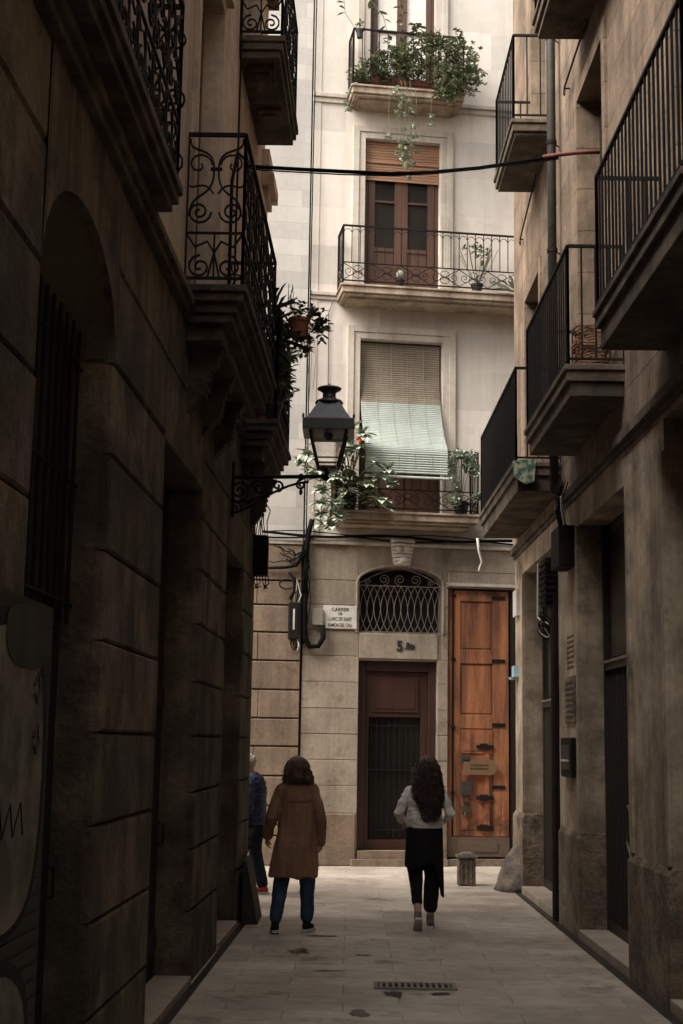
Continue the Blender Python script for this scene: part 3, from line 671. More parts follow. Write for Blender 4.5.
# main door
d = MB(xfF)
d.box(.12, .235, -.24, -.10, .216, 2.95); d.box(1.185, 1.30, -.24, -.10, .216, 2.95); d.box(.2355, 1.1845, -.24, -.10, 2.80, 2.95)
o = d.build('door_frame', 'door_brown', Fb); bv = o.modifiers.new('b', 'BEVEL'); bv.width = .008; bv.segments = 2
d = MB(xfF)
d.box(.24, .30, -.24, -.15, .22, 2.795); d.box(1.08, 1.18, -.24, -.15, .22, 2.795); d.box(.3005, 1.0795, -.24, -.15, 2.13, 2.795); d.box(.3005, 1.0795, -.24, -.15, .22, .36)
d.box(.34, 1.04, -.15, -.135, 2.20, 2.70); d.box(.39, .99, -.1345, -.128, 2.25, 2.65)
o = d.build('door', 'door_brown', Fb); bv = o.modifiers.new('b', 'BEVEL'); bv.width = .006; bv.segments = 2
o['label'] = 'dark red brown entrance door with a barred glass panel'
d2_ = MB(xfF); d2_.box(.30, 1.08, -.23, -.22, .36, 2.13); d2_.build('pane', 'glass', o)
d2_ = MB(xfF)
for k in range(9): d2_.tube([(.34+k*.0875, -.185, .36), (.34+k*.0875, -.185, 2.13)], .009, 6)
d2_.tube([(.30, -.185, 1.36), (1.08, -.185, 1.36)], .012, 6); d2_.tube([(.30, -.185, 2.0), (1.08, -.185, 2.0)], .010, 6); d2_.tube([(.30, -.185, .5), (1.08, -.185, .5)], .010, 6)
for k in range(8): d2_.tube([(.384+k*.0875+.03*math.cos(t), -.185, 1.44+.05*math.sin(t)) for t in [2*PI*i/10 for i in range(11)]], .005, 4)
d2_.build('bars', 'iron', o)
h = MB(xfF); h.tube([(1.12, -.15, 1.25), (1.12, -.10, 1.25), (1.12, -.10, 1.40), (1.12, -.15, 1.40)], .010, 6); h.build('handle', 'iron', o)
# lunette: dark behind, grille in front
d = MB(xfF); d.box(.05, 1.41, -.30, -.27, 3.3, 4.7); o = d.build('lunette_window', 'dark', Fb)
d = MB(xfF)
x0, x1, zb, zt = .115, 1.345, 3.375, 4.06
d.tube([(x0, -.06, zb), (x1, -.06, zb)], .010, 4); d.tube([(x0, -.06, zt), (x1, -.06, zt)], .010, 4)
P_ = .205
for k in range(-1, 7):
    for sg in (-1, 1):
        for ph in (0, .5):
            c0 = x0+P_*(k+ph)+.02
            pts = [(c0+sg*(P_*.5)*math.sin(PI*t), -.06-.008*sg, zb+(zt-zb)*t) for t in [i/12 for i in range(13)]]
            pts = [p for p in pts if x0-.002 <= p[0] <= x1+.002]
            if len(pts) > 2: d.tube(pts, .0065, 4)
for k in range(5):
    cx_ = .25+k*.24; rr = .085 if k in (1, 2, 3) else .05; cz_ = zt+.012+rr
    d.tube([(a, -.06, b) for a, b in spiral(cx_-.0, cz_, rr, 1.7, -PI/2, 1 if k % 2 else -1, 22)], .006, 4)
d.tube([(.10+.02+p*1.22, -.06, 4.09+.225*math.sin(PI*p)) for p in [i/14 for i in range(15)]], .009, 4)
d.build('grille', 'grille', o)
# orange double-height leaf
L_ = MB(xfF); dz = -.06
L_.box(1.475, 1.535, dz-.05, dz-.005, .14, 4.04)                       # narrow folded stile
L_.box(1.56, 1.66, dz-.05, dz, .42, 4.03); L_.box(2.16, 2.40, dz-.05, dz, .42, 4.03)
for z0, z1 in ((3.87, 4.03), (2.94, 3.14), (1.98, 2.18), (.42, .50)): L_.box(1.6605, 2.1595, dz-.05, dz-.0005, z0, z1)
Of = L_.build('door_leaf', 'orange', Fb); Of['label'] = 'tall orange pine door leaf with iron straps and a small wicket door'
bv = Of.modifiers.new('b', 'BEVEL'); bv.width = .006; bv.segments = 2
L_ = MB(xfF)
for z0, z1 in ((3.14, 3.87), (2.18, 2.94)):
    for k in range(4): L_.box(1.6605+k*.125, 1.7845+k*.125, dz-.045, dz-.022, z0, z1)
L_.box(1.69, 2.13, dz-.0215, dz-.014, 3.17, 3.84); L_.box(1.69, 2.13, dz-.0215, dz-.014, 2.21, 2.91)
L_.build('panel', 'orange', Of)
L_ = MB(xfF)
for k in range(4): L_.box(1.665+k*.123, 1.784+k*.123, dz-.03, dz-.004-.003*(k % 2), .51, 1.97)
L_.box(1.668, 2.15, dz-.004, dz+.008, 1.62, 1.965); L_.box(1.72, 2.10, dz+.008, dz+.014, 1.66, 1.92)
wk = L_.build('wicket_door', 'orange2', Of)
L_ = MB(xfF); L_.box(2.03, 2.10, dz-.003, dz+.016, .52, 1.62); L_.build('batten', 'orange2', wk)
for z in (1.72, .98-.0, .57-.02):
    L_ = MB(xfF); L_.box(1.90, 2.16, dz+.017, dz+.028, z-.03, z+.025); L_.box(1.95, 2.07, dz+.028, dz+.034, z-.045, z+.045); L_.build('hinge_strap', 'iron', wk)
for q in ((1.665, 1.80, dz+.01, dz+.06, 1.50, 1.58), (1.67, 1.83, dz+.0, dz+.035, 1.02, 1.22), (1.70, 1.78, dz, dz+.03, .91, .97)):
    L_ = MB(xfF); L_.box(*q); L_.build('lock_plate', 'iron_grey', wk)
L_ = MB(xfF); L_.box(1.68, 1.80, dz+.0, dz+.05, .76, .86); L_.lathe((1.74, dz+.05, .72), [(0, -.0), (.03, 0), (.03, .05), (0, .05)], 10); L_.build('padlock', 'iron_grey', wk)
for z in (3.93, 2.985, 2.04, 1.13):
    L_ = MB(xfF); L_.box(2.14, 2.34, dz+.001, dz+.014, z-.025, z+.025); L_.build('hinge_strap', 'iron', Of)
L_ = MB(xfF); L_.tube([(1.548, dz+.01, .8), (1.548, dz+.01, 4.0)], .010, 6)
for z in (1.05, 2.0, 3.0, 3.95): L_.tube([(1.52, dz+.01, z), (1.58, dz+.01, z)], .022, 6)
L_.build('bolt_rod', 'iron', Of)
L_ = MB(xfF); L_.box(1.475, 2.40, dz-.05, dz+.012, .13, .415); L_.box(1.62, 2.22, dz+.012, dz+.02, .20, .36); L_.build('kick_board', 'orange_foot', Of)
L_ = MB(xfF); L_.box(2.43, 3.48, -.30, -.24, 0, 4.05); L_.box(2.43, 2.50, -.24, -.10, 0, 4.05); L_.box(2.43, 3.48, -.24, -.16, 2.05, 2.15); L_.build('door', 'door_dark', Fb)
L_ = MB(xfF); L_.box(1.46, 3.5, -.30, .02, 0, .10); L_.build('threshold', 'right_plinth', Fb)
for a in (5, 8): 
    L_ = MB(xfF); L_.box(a, a+1.3, -.2, -.15, 0, 3.4); L_.box(a+.2, a+1.1, -.149, -.13, 1.8, 3.1); L_.build('door', 'door_brown', Fb)
L_ = MB(xfF); L_.box(1.42, 1.455, .001, .03, 4.07, 4.12); L_.box(1.42, 3.6, .001, .03, 4.085, 4.13); L_.build('lintel_trim', 'trim', Fb)
# balconies of the facade
fp = lambda t, b: [(0, t-.035, t), (.025, t-.13, t-.035), (.06, t-.17, t-.13), (.14, t-.20, t-.17)]
bb1 = balcony(xfF, Fb, -.36, 1.83, .50, 4.84, 5.10, 6.03, 'band', .125, 'slab', fp(5.10, 4.84))
bb2 = balcony(xfF, Fb, -.32, 3.3, .55, 8.27, 8.515, 9.42, 'band', .125, 'slab', fp(8.515, 8.27))
bb3 = balcony(xfF, Fb, -.20, 1.60, .50, 11.43, 11.71, 12.62, 'bars', .13, 'slab', fp(11.71, 11.43))
for u0 in (3.9, 7.7):
    for z in (5.1, 8.5, 11.7): balcony(xfF, Fb, u0, u0+1.8, .5, z-.25, z, z+.95, 'band', .13, 'slab', fp(z, z-.25))

# ------------------------------------------------------------------ NEIGHBOUR: pale ashlar building left of the joint
Nb = thing('apartment_building', xfF(-3, 0, 0), 'pale ashlar building left of the drainpipe joint, with deeply grooved stone at street level', 'building')
NL, NR = -13.0, -.745
nops = [(-4.6, -3.2, 0, 3.2), (-9.6, -8.2, 0, 3.2), (-4.5, -3.3, 5.3, 7.8), (-4.5, -3.3, 8.8, 11.2), (-9, -7.8, 5.3, 7.8), (-9, -7.8, 8.8, 11.2), (-4.5, -3.3, 12.2, 14.5)]
w = MB(xfF); wall_sheet(w, NL, NR, 0, 4.62, nops[:2], -.03, .25); w.box(NL, NR, -8, -7.9, 0, FH-.6); w.build('ground_floor_wall', 'left_base', Nb)
zn = [0, .42, .84, 1.26, 1.68, 2.08, 2.49, 2.91, 3.32, 3.72, 4.08, 4.62]
w = MB(xfF)
blocks(w, -3.19, NR-.01, zn, -.05, .03, .022, .012, 1.25); blocks(w, -8.19, -4.61, zn, -.05, .03, .022, .012, 1.2); blocks(w, NL, -9.61, zn, -.05, .03, .022, .012, 1.2)
blocks(w, -4.61, -3.19, [3.2, 3.72, 4.62], -.05, .03, .022, .012); blocks(w, -9.61, -8.19, [3.2, 3.72, 4.62], -.05, .03, .022, .012)
w.build('grooved_stone', 'facade_orange', Nb)
w = MB(xfF); wall_sheet(w, NL, NR, 4.62, FH-.6, nops[2:], 0, .25); w.quad((NL, 0, 0), (NL, -8, 0), (NL, -8, FH-.6), (NL, 0, FH-.6)); w.build('upper_wall', 'white_ashlar', Nb)
w = MB(xfF); w.box(NL, NR, -.02, .05, 4.622, 4.68); w.build('string_course', 'trim', Nb)
w = MB(xfF); w.box(NL, NR, -8.1, .25, FH-.6, FH-.3); w.build('roof', 'trim', Nb)
for a, b, z0, z1 in nops[2:]: window(xfF, Nb, a, b, z0, z1, -.16)
for a, b, z0, z1 in nops[:2]:
    L_ = MB(xfF); L_.box(a, b, -.25, -.2, 0, z1); L_.build('door', 'door_brown', Nb)

# ------------------------------------------------------------------ PIPES, CABLES, BOXES
def cable(name, xf, pts, r, m, label, cat='cable', group=None, n=6):
    b = MB(xf); b.tube(pts, r, n); o = recenter(b.build(name, m, smooth=True)); return tag(o, label, cat, group)
def sag(p, q, s, n=24): return [(p[0]+(q[0]-p[0])*t, p[1]+(q[1]-p[1])*t, p[2]+(q[2]-p[2])*t-4*s*t*(1-t)) for t in [i/(n-1) for i in range(n)]]
# joint drainpipe
cable('drainpipe', xfF, [(-.70, .03, 4.72), (-.71, .03, 9.0), (-.69, .03, FH-.7)], .009, 'cable', 'thin dark pipe running up the joint between the cream and pale facades', 'pipe')
cable('wall_cable', xfF, [(-.50, -.01, 4.8), (-.40, -.01, 6.3), (-.42, -.01, 8.2), (-.36, .0, 8.38)], .006, 'iron_grey', 'thin cable climbing the cream wall left of the mint blind', 'cable')
# drainpipe on the right building
dp = thing('drainpipe', (XR(14.55)-.12, 14.55, 4.7), 'dark grey round drainpipe on the right wall between the balconies', 'pipe')
b = MB(xfR); b.tube([(14.45, .10, 4.3), (14.45, .10, 13.7)], .047, 12); b.build('pipe', 'iron_grey', dp, smooth=True)
for z in (6.9, 8.1, 9.3, 10.6):
    b = MB(xfR); b.lathe((14.45, .10, z), [(.05, -.02), (.056, -.02), (.056, .02), (.05, .02)], 12); b.tube([(14.45, .1, z), (14.45+.12, -.01, z)], .008, 6); b.build('clamp', 'iron', dp)
# thick cable across the lane with orange end
cb = thing('overhead_cable', (0.6, 12.2, 6.8), 'thick black cable spanning the lane between the two side walls, with a reddish right end', 'cable')
pts = [(-1.02, 12.2, 6.86), (-.86, 12.2, 6.845), (-.16, 12.2, 6.815), (.3, 12.2, 6.80), (.65, 12.2, 6.815), (1.1, 12.2, 6.865), (1.38, 12.2, 6.915), (1.8, 12.2, 6.985)]
b = MB(); b.tube(pts, .017, 8); b.build('cable_core', 'cable', cb, smooth=True)
b = MB(); b.tube([(p[0], p[1]-.02, p[2]-.028-.01*math.sin(i)) for i, p in enumerate(pts)], .007, 6); b.build('thin_wire', 'cable', cb, smooth=True)
b = MB(); b.tube([(1.66, 12.19, 6.97), (1.8, 12.19, 6.995), (2.0, 12.19, 7.02), (2.17, 12.2, 7.03)], .019, 8); b.build('red_sheath', 'redtape', cb, smooth=True)
cable('wall_cable', xfL, [(11.7, .03, 4.9), (11.7, .03, 6.5), (11.9, .05, 6.85), (12.15, .12, 6.87)], .016, 'cable', 'black cable rising behind the ornate left balcony to the overhead cable')
cable('wall_cable', xfL, [(12.2, .02, 4.8), (12.2, .02, 7.5), (12.22, .02, 9.8)], .010, 'cable', 'thin vertical cable on the tan upper left wall')
# awning rods with hooks on the right wall
for i, (p, q, lb) in enumerate((((12.3, .10, 8.35), (13.83, .06, 8.42), 'thin iron awning rod with hook above the upper right window'), ((15.9, .06, 8.34), (17.5, .04, 8.13), 'thin iron awning rod by the far upper right balcony'))):
    b = MB(xfR); b.tube([p, q], .010, 6); b.tube([q, (q[0], 0, q[2])], .010, 6); b.tube([(q[0]+.05*math.cos(t), q[1], q[2]-.05+.04*math.sin(t)) for t in [i_*PI/5 for i_ in range(8)]], .007, 4)
    tag(recenter(b.build('awning_rod', 'iron')), lb, 'iron rod')
# facade cable bundle below balcony
for i, (dz_, dd) in enumerate(((0, .07), (-.035, .075), (.03, .06))):
    pts = [(u, dd+.01*math.sin(u*7+i), 4.77+dz_+.025*math.sin(u*3.1+i*2)) for u in [-1.35+.18*k_ for k_ in range(22)]]
    cable('facade_cable', xfF, pts, (.020, .012, .008)[i], 'cable', ['thickest', 'lowest', 'thin topmost'][i]+' black cable strung under the lowest cream balcony', 'cable', 'cables under the lowest facade balcony')
# vertical cable conduit with U bend
cable('cable_conduit', xfF, [(-.62, .06, 5.0), (-.66, .07, 4.85), (-.70, .08, 4.6), (-.71, .08, 3.5), (-.70, .08, 3.25), (-.62, .08, 3.12), (-.50, .08, 3.13), (-.43, .08, 3.25), (-.44, .08, 3.44)], .040, 'cable', 'black conduit dropping down the facade and curling up beside the street sign', 'cable', n=8)
for i in range(5):
    ph = i*1.3
    pts = [(-.72+.05*math.sin(z*4+ph)+.01*i, .10, z) for z in [4.85-.1*k_ for k_ in range(18)]]
    cable('loose_wire', xfF, pts, .006, 'cable', 'thin loose black wires around the conduit', 'wire', 'loose wires around the conduit')
cable('loose_wire', xfF, [(-1.3, .08, 4.25), (-1.0, .09, 4.27), (-.85, .10, 4.3), (-.78, .10, 4.42), (-.7, .09, 4.55)], .022, 'cable', 'short thick cable joining the left corner box to the conduit', 'cable')
cable('loose_wire', xfF, [(-.95, .09, 4.2), (-.87, .10, 4.1), (-.87, .11, 3.9), (-.93, .11, 3.8)], .024, 'cable', 'black cable feeding the top of the slim connection box', 'cable')
cable('cable_loop', xfF, [(-.98+.11*math.cos(t), .10, 4.02+.07*math.sin(t)) for t in [i*PI/8 for i in range(15)]], .010, 'cable', 'small black cable coil left of the conduit', 'cable')
for i in range(7):
    x0_ = random.uniform(-1.4, -.9); z0_ = 4.3+random.random()*.4
    pts = [(x0_+(-.70-x0_)*t_, .09+.03*math.sin(t_*3+i), z0_+(4.55-z0_)*t_-.09*math.sin(PI*t_)*random.uniform(.5, 1.5)) for t_ in [k_/8 for k_ in range(9)]]+[(-.70+.03*math.sin(i), .11, 4.3), (-.71+.04*math.cos(i), .12, 3.9)]
    cable('loose_wire', xfF, pts, .008, 'cable', 'thin loose black wires around the conduit', 'wire', 'loose wires around the conduit')
jb = thing('connection_box', xfF(-.87, .1, 3.15), 'slim black connection box with a white strip on the facade', 'box')
b = MB(xfF); b.box(-.945, -.795, .031, .14, 3.22, 3.76); o = b.build('box_body', 'iron', jb); bv = o.modifiers.new('b', 'BEVEL'); bv.width = .012; bv.segments = 2
b = MB(xfF); b.box(-.885, -.86, .141, .146, 3.36, 3.66); b.build('label_strip', 'whitecable', jb)
for i in range(4):
    b = MB(xfF); b.tube([(-.90+.03*i, .10, 3.76), (-.92+.05*i, .12, 3.86), (-.86+.02*i, .11, 3.96), (-.84, .1, 4.1)], .008, 5); b.build('wire', 'whitecable' if i % 2 else 'cable', jb)
    b = MB(xfF); b.tube([(-.90+.03*i, .10, 3.22), (-.91+.04*i, .13, 3.14), (-.87+.02*i, .12, 3.06), (-.83+.02*i, .11, 3.12)], .008, 5); b.build('wire', 'whitecable' if i == 3 else 'cable', jb)
b = MB(xfF); b.box(-.595, -.425, .001, .07, 3.44, 3.68); o = tag(recenter(b.build('meter_box', 'greybox')), 'small grey metal box fixed left of the marble street sign', 'box')
bv = o.modifiers.new('b', 'BEVEL'); bv.width = .008; bv.segments = 2

def text_mesh(s, size, extrude=0.004, bold=0.0):
    cu = bpy.data.curves.new('t', 'FONT'); cu.body = s; cu.size = size; cu.extrude = extrude; cu.align_x = 'CENTER'; cu.offset = bold
    ob = bpy.data.objects.new('t', cu); C.objects.link(ob); bpy.context.view_layer.update()
    me = bpy.data.meshes.new_from_object(ob.evaluated_get(bpy.context.evaluated_depsgraph_get()))
    bpy.data.objects.remove(ob); vs = [tuple(v.co) for v in me.vertices]; fs = [tuple(p.vertices) for p in me.polygons]
    bpy.data.meshes.remove(me); return vs, fs
def add_text(mb, s, u, z, d, size, sx=1.0, ext=.004, bold=0.0):
    vs, fs = text_mesh(s, size, ext, bold)
    mb.add([(u+v[0]*sx, d+v[2], z+v[1]) for v in vs], fs)
# street sign (marble plate)
ss = thing('street_sign', xfF(-.19, .02, 3.40), 'small white marble street name plate left of the arched grille', 'street sign')
b = MB(xfF); b.box(-.42, .075, .002, .028, 3.40, 3.735); o = b.build('plate', 'sign', ss); bv = o.modifiers.new('b', 'BEVEL'); bv.width = .005; bv.segments = 2
b = MB(xfF)
add_text(b, 'CARRER', -.172, 3.655, .0285, .072, 1.0, .002, .001); add_text(b, 'DE', -.172, 3.600, .0285, .05, 1.0, .002, .001)
add_text(b, "L'ARC DE SANT", -.172, 3.515, .0285, .075, .66, .002, .001); add_text(b, 'RAMON DEL CALL', -.172, 3.425, .0285, .075, .58, .002, .001)
b.build('lettering', 'ink', ss)
b = MB(xfF)
add_text(b, '5', .725, 3.10, .004, .21, .95, .008, .006); add_text(b, '.Bis', .875, 3.13, .004, .125, .95, .008, .004)
tag(recenter(b.build('house_number', 'ink')), 'black iron house number 5.Bis on the lintel above the entrance door', 'house number')

# arrow plank on the orange door
aw = thing('arrow_sign', xfF(1.97, -.03, 1.33), 'plank sign cut as an arrow, pointing right on the orange door', 'sign')
b = MB(xfF); b.prism([(1.70, 1.31), (2.14, 1.31), (2.245, 1.42), (2.14, 1.53), (1.70, 1.53)], -.025, .0); o = b.build('board', 'arrow', aw)
b = MB(xfF)
for r_ in range(2):
    for k_ in range(8): b.box(1.80+k_*.035, 1.823+k_*.035, .0005, .003, 1.44-r_*.05, 1.46-r_*.05)
b.build('faded_lettering', 'door_brown', aw)

# boxes on the left corner
lb_ = thing('connection_box', (-.97, 14.9, 3.4), 'black connection box with dangling wires under the far left balcony', 'box')
b = MB(); b.box(-1.07, -.885, 14.80, 15.0, 3.46, 3.88); o = b.build('box_body', 'iron', lb_); bv = o.modifiers.new('b', 'BEVEL'); bv.width = .01; bv.segments = 2
for i in range(7):
    x = -1.04+i*.024
    b = MB(); b.tube([(x, 14.85, 3.88), (x+.02*math.sin(i), 14.84, 4.02), (x+.03*math.cos(i*2), 14.84, 4.15), (-1.0, 14.8, 4.3)], .006, 5); b.build('wire', 'whitecable' if i in (2, 4) else 'cable', lb_)
for i in range(6):
    x = -1.03+i*.03; z = 3.46
    b = MB(); b.tube([(x, 14.86, z), (x+.01, 14.85, z-.08), (x+random.uniform(-.05, .07), 14.84, z-.14), (x+random.uniform(-.02, .10), 14.84, z-.10-random.random()*.1)], .006, 5); b.build('wire', 'cable', lb_)
# boxes on the right wall
r1 = thing('meter_box', (XR(13.95)-.1, 13.95, 3.4), 'black meter box with tangled cables above it on the right wall', 'box')
b = MB(xfR); b.box(13.75, 14.25, .002, .17, 3.47, 3.87); o = b.build('box_body', 'iron', r1); bv = o.modifiers.new('b', 'BEVEL'); bv.width = .012; bv.segments = 2
for i in range(10):
    s = 13.8+i*.045; a = random.uniform(.04, .14)
    b = MB(xfR); b.tube([(s, a, 3.87), (s+random.uniform(-.1, .1), a+.02, 4.0), (s+random.uniform(-.12, .12), a+.03, 4.18), (14.0+random.uniform(-.2, .3), a, 4.33)], .007, 5); b.build('wire', 'whitecable' if i in (2, 6) else 'cable', r1)
r2 = thing('cable_box', (XR(15.05)-.1, 15.05, 3.1), 'black slatted cable box with a looped wire beneath, next to the far doorway', 'box')
b = MB(xfR)
b.box(14.9, 15.25, .0, .13, 3.2, 3.70)
for k_ in range(7): b.box(14.88, 15.27, .0, .15, 3.24+k_*.065, 3.26+k_*.065)
b.build('box_body', 'iron', r2)
for i in range(5):
    b = MB(xfR); c0 = (15.0+.04*i, .12, 3.05-.03*i); b.tube([(c0[0]+.09*math.cos(t+i), c0[1]+.05*math.sin(t*1.3+i), c0[2]+.08*math.sin(t+i)) for t in [j*PI/6 for j in range(12)]], .007, 5); b.build('wire', 'cable' if i != 3 else 'whitecable', r2)
b = MB(xfR); b.tube([(15.24, .16, 3.68), (15.26, .165, 3.1), (15.1, .15, 3.05)], .009, 5); b.build('wire', 'whitecable', r2)
b = MB(xfR); b.tube([(14.93, .03, 0.02), (14.93, .03, 3.3)], .05, 8); b.box(14.86, 15.0, -.02, .06, 0, .06)
tag(recenter(b.build('cable_duct', 'iron')), 'tall black duct from pavement to cable box beside the far right doorway', 'pipe')
r3 = thing('intercom', (XR(14.2)-.03, 14.2, 1.4), 'dark intercom panel recessed in the middle right pier', 'intercom')
b = MB(xfR); b.box(13.87, 14.5, .001, .05, 1.45, 1.83); o = b.build('panel_body', 'iron', r3); bv = o.modifiers.new('b', 'BEVEL'); bv.width = .01
b = MB(xfR); b.box(13.95, 14.42, .051, .056, 1.52, 1.76); b.build('face_plate', 'iron_grey', r3)
for k_ in range(4):
    b = MB(xfR); b.lathe((14.0+k_*.12, .058, 1.60), [(0, 0), (.016, 0), (.016, .02), (0, .02)], 8); b.build('button', 'whitecable', r3)
b = MB(xfR); b.box(17.95, 18.3, .001, .05, 3.36, 3.69); tag(recenter(b.build('lamp_plate', 'whitecable')), 'small white plate high on the far corner of the right building', 'plate')
b = MB(xfR); b.box(18.12, 18.36, .001, .06, 2.60, 2.74); b.lathe((18.24, .07, 2.60), [(0, -.04), (.04, -.03), (.05, 0), (0, 0)], 10)
tag(recenter(b.build('number_plate', 'blueplate')), 'small pale blue plate low on the far right corner', 'plate')
cable('hanging_strip', xfR, [(18.15, .52, 4.36), (18.16, .50, 4.2), (18.14, .46, 4.05), (18.17, .48, 4.0), (18.13, .50, 3.93)], .018, 'whitecable', 'white rag dangling from the far corner of the lowest right balcony', 'rag')
b = MB(xfR); b.add([(14.6, .51, 4.66), (14.6, .26, 4.70), (14.61, .28, 4.44), (14.57, .38, 4.40), (14.6, .50, 4.50)], [(0, 1, 2, 3, 4)])
bb = [(14.565, .51, 4.665), (14.565, .27, 4.685), (14.545, .29, 4.44), (14.54, .38, 4.41), (14.55, .495, 4.49)]
b = MB(xfR); vs = bb+[(s+.02, a, z) for s, a, z in bb]; b.add(vs, [(0, 1, 2, 3, 4), (5, 6, 7, 8, 9)]+[(k_, (k_+1) % 5, 5+(k_+1) % 5, 5+k_) for k_ in range(5)])
tag(recenter(b.build('printed_bag', 'leafgreen_print')), 'green and yellow printed bag tied to the corner of the far right balcony', 'bag')
b = MB(xfR)
for k_ in range(30):
    s = 12.2+random.uniform(-.6, .9); z = 4.86+random.random()*.30
    b.tube([(11.45+random.uniform(0, .05), .12+random.random()*.25, z), (11.5+random.random()*.2, .2+random.random()*.1, z+random.uniform(-.06, .08)), (11.5, .38-random.random()*.2, z+random.uniform(-.05, .1))], .008, 5)
for k_ in range(16):
    z = 4.84+k_*.024; rr = .155+.02*math.sin(k_*.9)
    b.tube([(11.62+rr*math.cos(t), .22+rr*.9*math.sin(t), z+.008*math.sin(5*t+k_)) for t in [i*PI/9 for i in range(19)]], .011, 5)
tag(recenter(b.build('wicker_basket', 'blindwood')), 'brown wicker basket standing on the middle right balcony', 'basket')

# ------------------------------------------------------------------ MINT BLIND
bl = thing('roller_blind', xfF(.7, .3, 5.6), 'mint green slatted roller blind hung out over the lowest cream balcony', 'blind')
path = [(-.12, 7.80), (-.10, 7.3), (-.04, 6.95), (.05, 6.72), (.16, 6.50), (.30, 6.30), (.44, 6.15), (.535, 6.06), (.565, 5.99), (.57, 5.85), (.57, 5.62)]
# resample
def resample(pts, step):
    out = [pts[0]]; acc = 0.0
    for a, b_ in zip(pts[:-1], pts[1:]):
        L = math.hypot(b_[0]-a[0], b_[1]-a[1]); t = step-acc
        while t <= L: out.append((a[0]+(b_[0]-a[0])*t/L, a[1]+(b_[1]-a[1])*t/L)); t += step
        acc = L-(t-step)
    return out
rs = resample(path, .036)
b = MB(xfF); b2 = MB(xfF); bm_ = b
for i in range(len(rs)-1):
    b = b2 if rs[i][1] > 6.86 else bm_  # upper slats take the tan colour, lower ones the mint
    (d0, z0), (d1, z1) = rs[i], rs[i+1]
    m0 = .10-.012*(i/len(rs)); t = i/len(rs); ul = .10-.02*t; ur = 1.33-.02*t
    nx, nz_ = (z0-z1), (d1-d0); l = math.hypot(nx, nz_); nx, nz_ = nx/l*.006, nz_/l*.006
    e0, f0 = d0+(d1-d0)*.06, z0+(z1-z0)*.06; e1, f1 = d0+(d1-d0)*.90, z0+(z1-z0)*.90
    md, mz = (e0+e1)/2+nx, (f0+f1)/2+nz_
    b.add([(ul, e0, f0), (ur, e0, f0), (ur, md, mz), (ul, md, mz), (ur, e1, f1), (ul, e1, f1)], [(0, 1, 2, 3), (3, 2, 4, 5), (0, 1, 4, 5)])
bm_.build('slats', 'mint', bl); o = b2.build('slats', 'browner', bl); o['label'] = 'browned upper slats of the blind'
b = MB(xfF); b.tube([(.07, .575, 5.60), (1.33, .575, 5.60)], .02, 8); b.build('bottom_bar', 'mint', bl)
b = MB(xfF)
for u in (.34, .58, .82, 1.08): b.tube([(u, d_+.008, z_+.004) for d_, z_ in rs[::3]], .0035, 4)
b.build('cord', 'leaf_light', bl)

# ------------------------------------------------------------------ STREET LAMP
lm = thing('street_lamp', (XL(12.6), 12.6, 3.7), 'black wall lantern on an ornate iron bracket projecting from the left wall', 'street lamp')
lx, ly = -.23, 12.6
b = MB()
b.tube([(XL(12.6), ly, 4.08), (-.25, ly, 4.10)], .018, 8); b.tube([(XL(12.6)+.01, ly, 3.72), (XL(12.6)+.01, ly, 4.22)], .02, 6)
for x in (-.95, -.47, -.25): b.ell((x, ly, 4.09), (.032, .032, .032), 8, 6)
def sc2(pts, r=.011): b.tube([(p[0], ly, p[1]) for p in pts], r, 5)
sc2(bez((-1.14, 3.76), (-.95, 3.72), (-.75, 4.02), (-.40, 4.05)), .012)
sc2(spiral(-1.02, 3.96, .095, 1.8, -PI/2, 1, 26)); sc2(spiral(-.84, 3.985, .075, 1.6, PI, -1, 22)); sc2(spiral(-.68, 4.01, .055, 1.4, -PI/2, 1, 18)); sc2(spiral(-1.05, 3.80, .055, 1.5, PI/2, -1, 18))
sc2(spiral(-.47, 4.02, .045, 1.6, PI/2, 1, 18)); sc2(bez((-1.12, 3.9), (-1.0, 3.8), (-.9, 3.9), (-.78, 3.92)))
for x, z in ((-.93, 3.86), (-.75, 3.94), (-1.08, 3.87)): b.ell((x, ly, z), (.03, .012, .022), 8, 6)
b.tube([(-.25, ly, 4.10), (-.23, ly, 4.17)], .022, 8); b.ell((-.47, ly, 3.955), (.016, .016, .03), 8, 6)
b.build('bracket', 'iron', lm, smooth=False)
b = MB()
RT = PI/4
b.lathe((lx, ly, 4.14), [(.0, 0), (.05, 0), (.10, .02), (.10, .035), (.0, .035)], 8)
# tapered cage: bottom half-width .085 at 4.18, top .17 at 4.50
for sx_ in (-1, 1):
    for sy_ in (-1, 1): b.tube([(lx+sx_*.085, ly+sy_*.085, 4.17), (lx+sx_*.165, ly+sy_*.165, 4.50)], .014, 5)
for hw_, z in ((.088, 4.18), (.105, 4.255)):
    for p, q in (((-1, -1), (1, -1)), ((1, -1), (1, 1)), ((1, 1), (-1, 1)), ((-1, 1), (-1, -1))):
        b.tube([(lx+p[0]*hw_, ly+p[1]*hw_, z), (lx+q[0]*hw_, ly+q[1]*hw_, z)], .009, 4)
fr = b.build('lantern_cage', 'lamp', lm)
b = MB(); b.lathe((lx, ly, 4.49), [(.30, 0), (.325, .0), (.325, .10), (.30, .105), (.24, .115)], 4, rot=RT); rm = b.build('lantern_rim', 'lamp', lm)
bv = rm.modifiers.new('b', 'BEVEL'); bv.width = .006; bv.segments = 2
b = MB(); b.lathe((lx, ly, 4.60), [(.275, 0), (.262, .015), (.225, .055), (.19, .10), (.155, .145), (.13, .17)], 4, rot=RT); b.build('hood', 'lamp', lm)
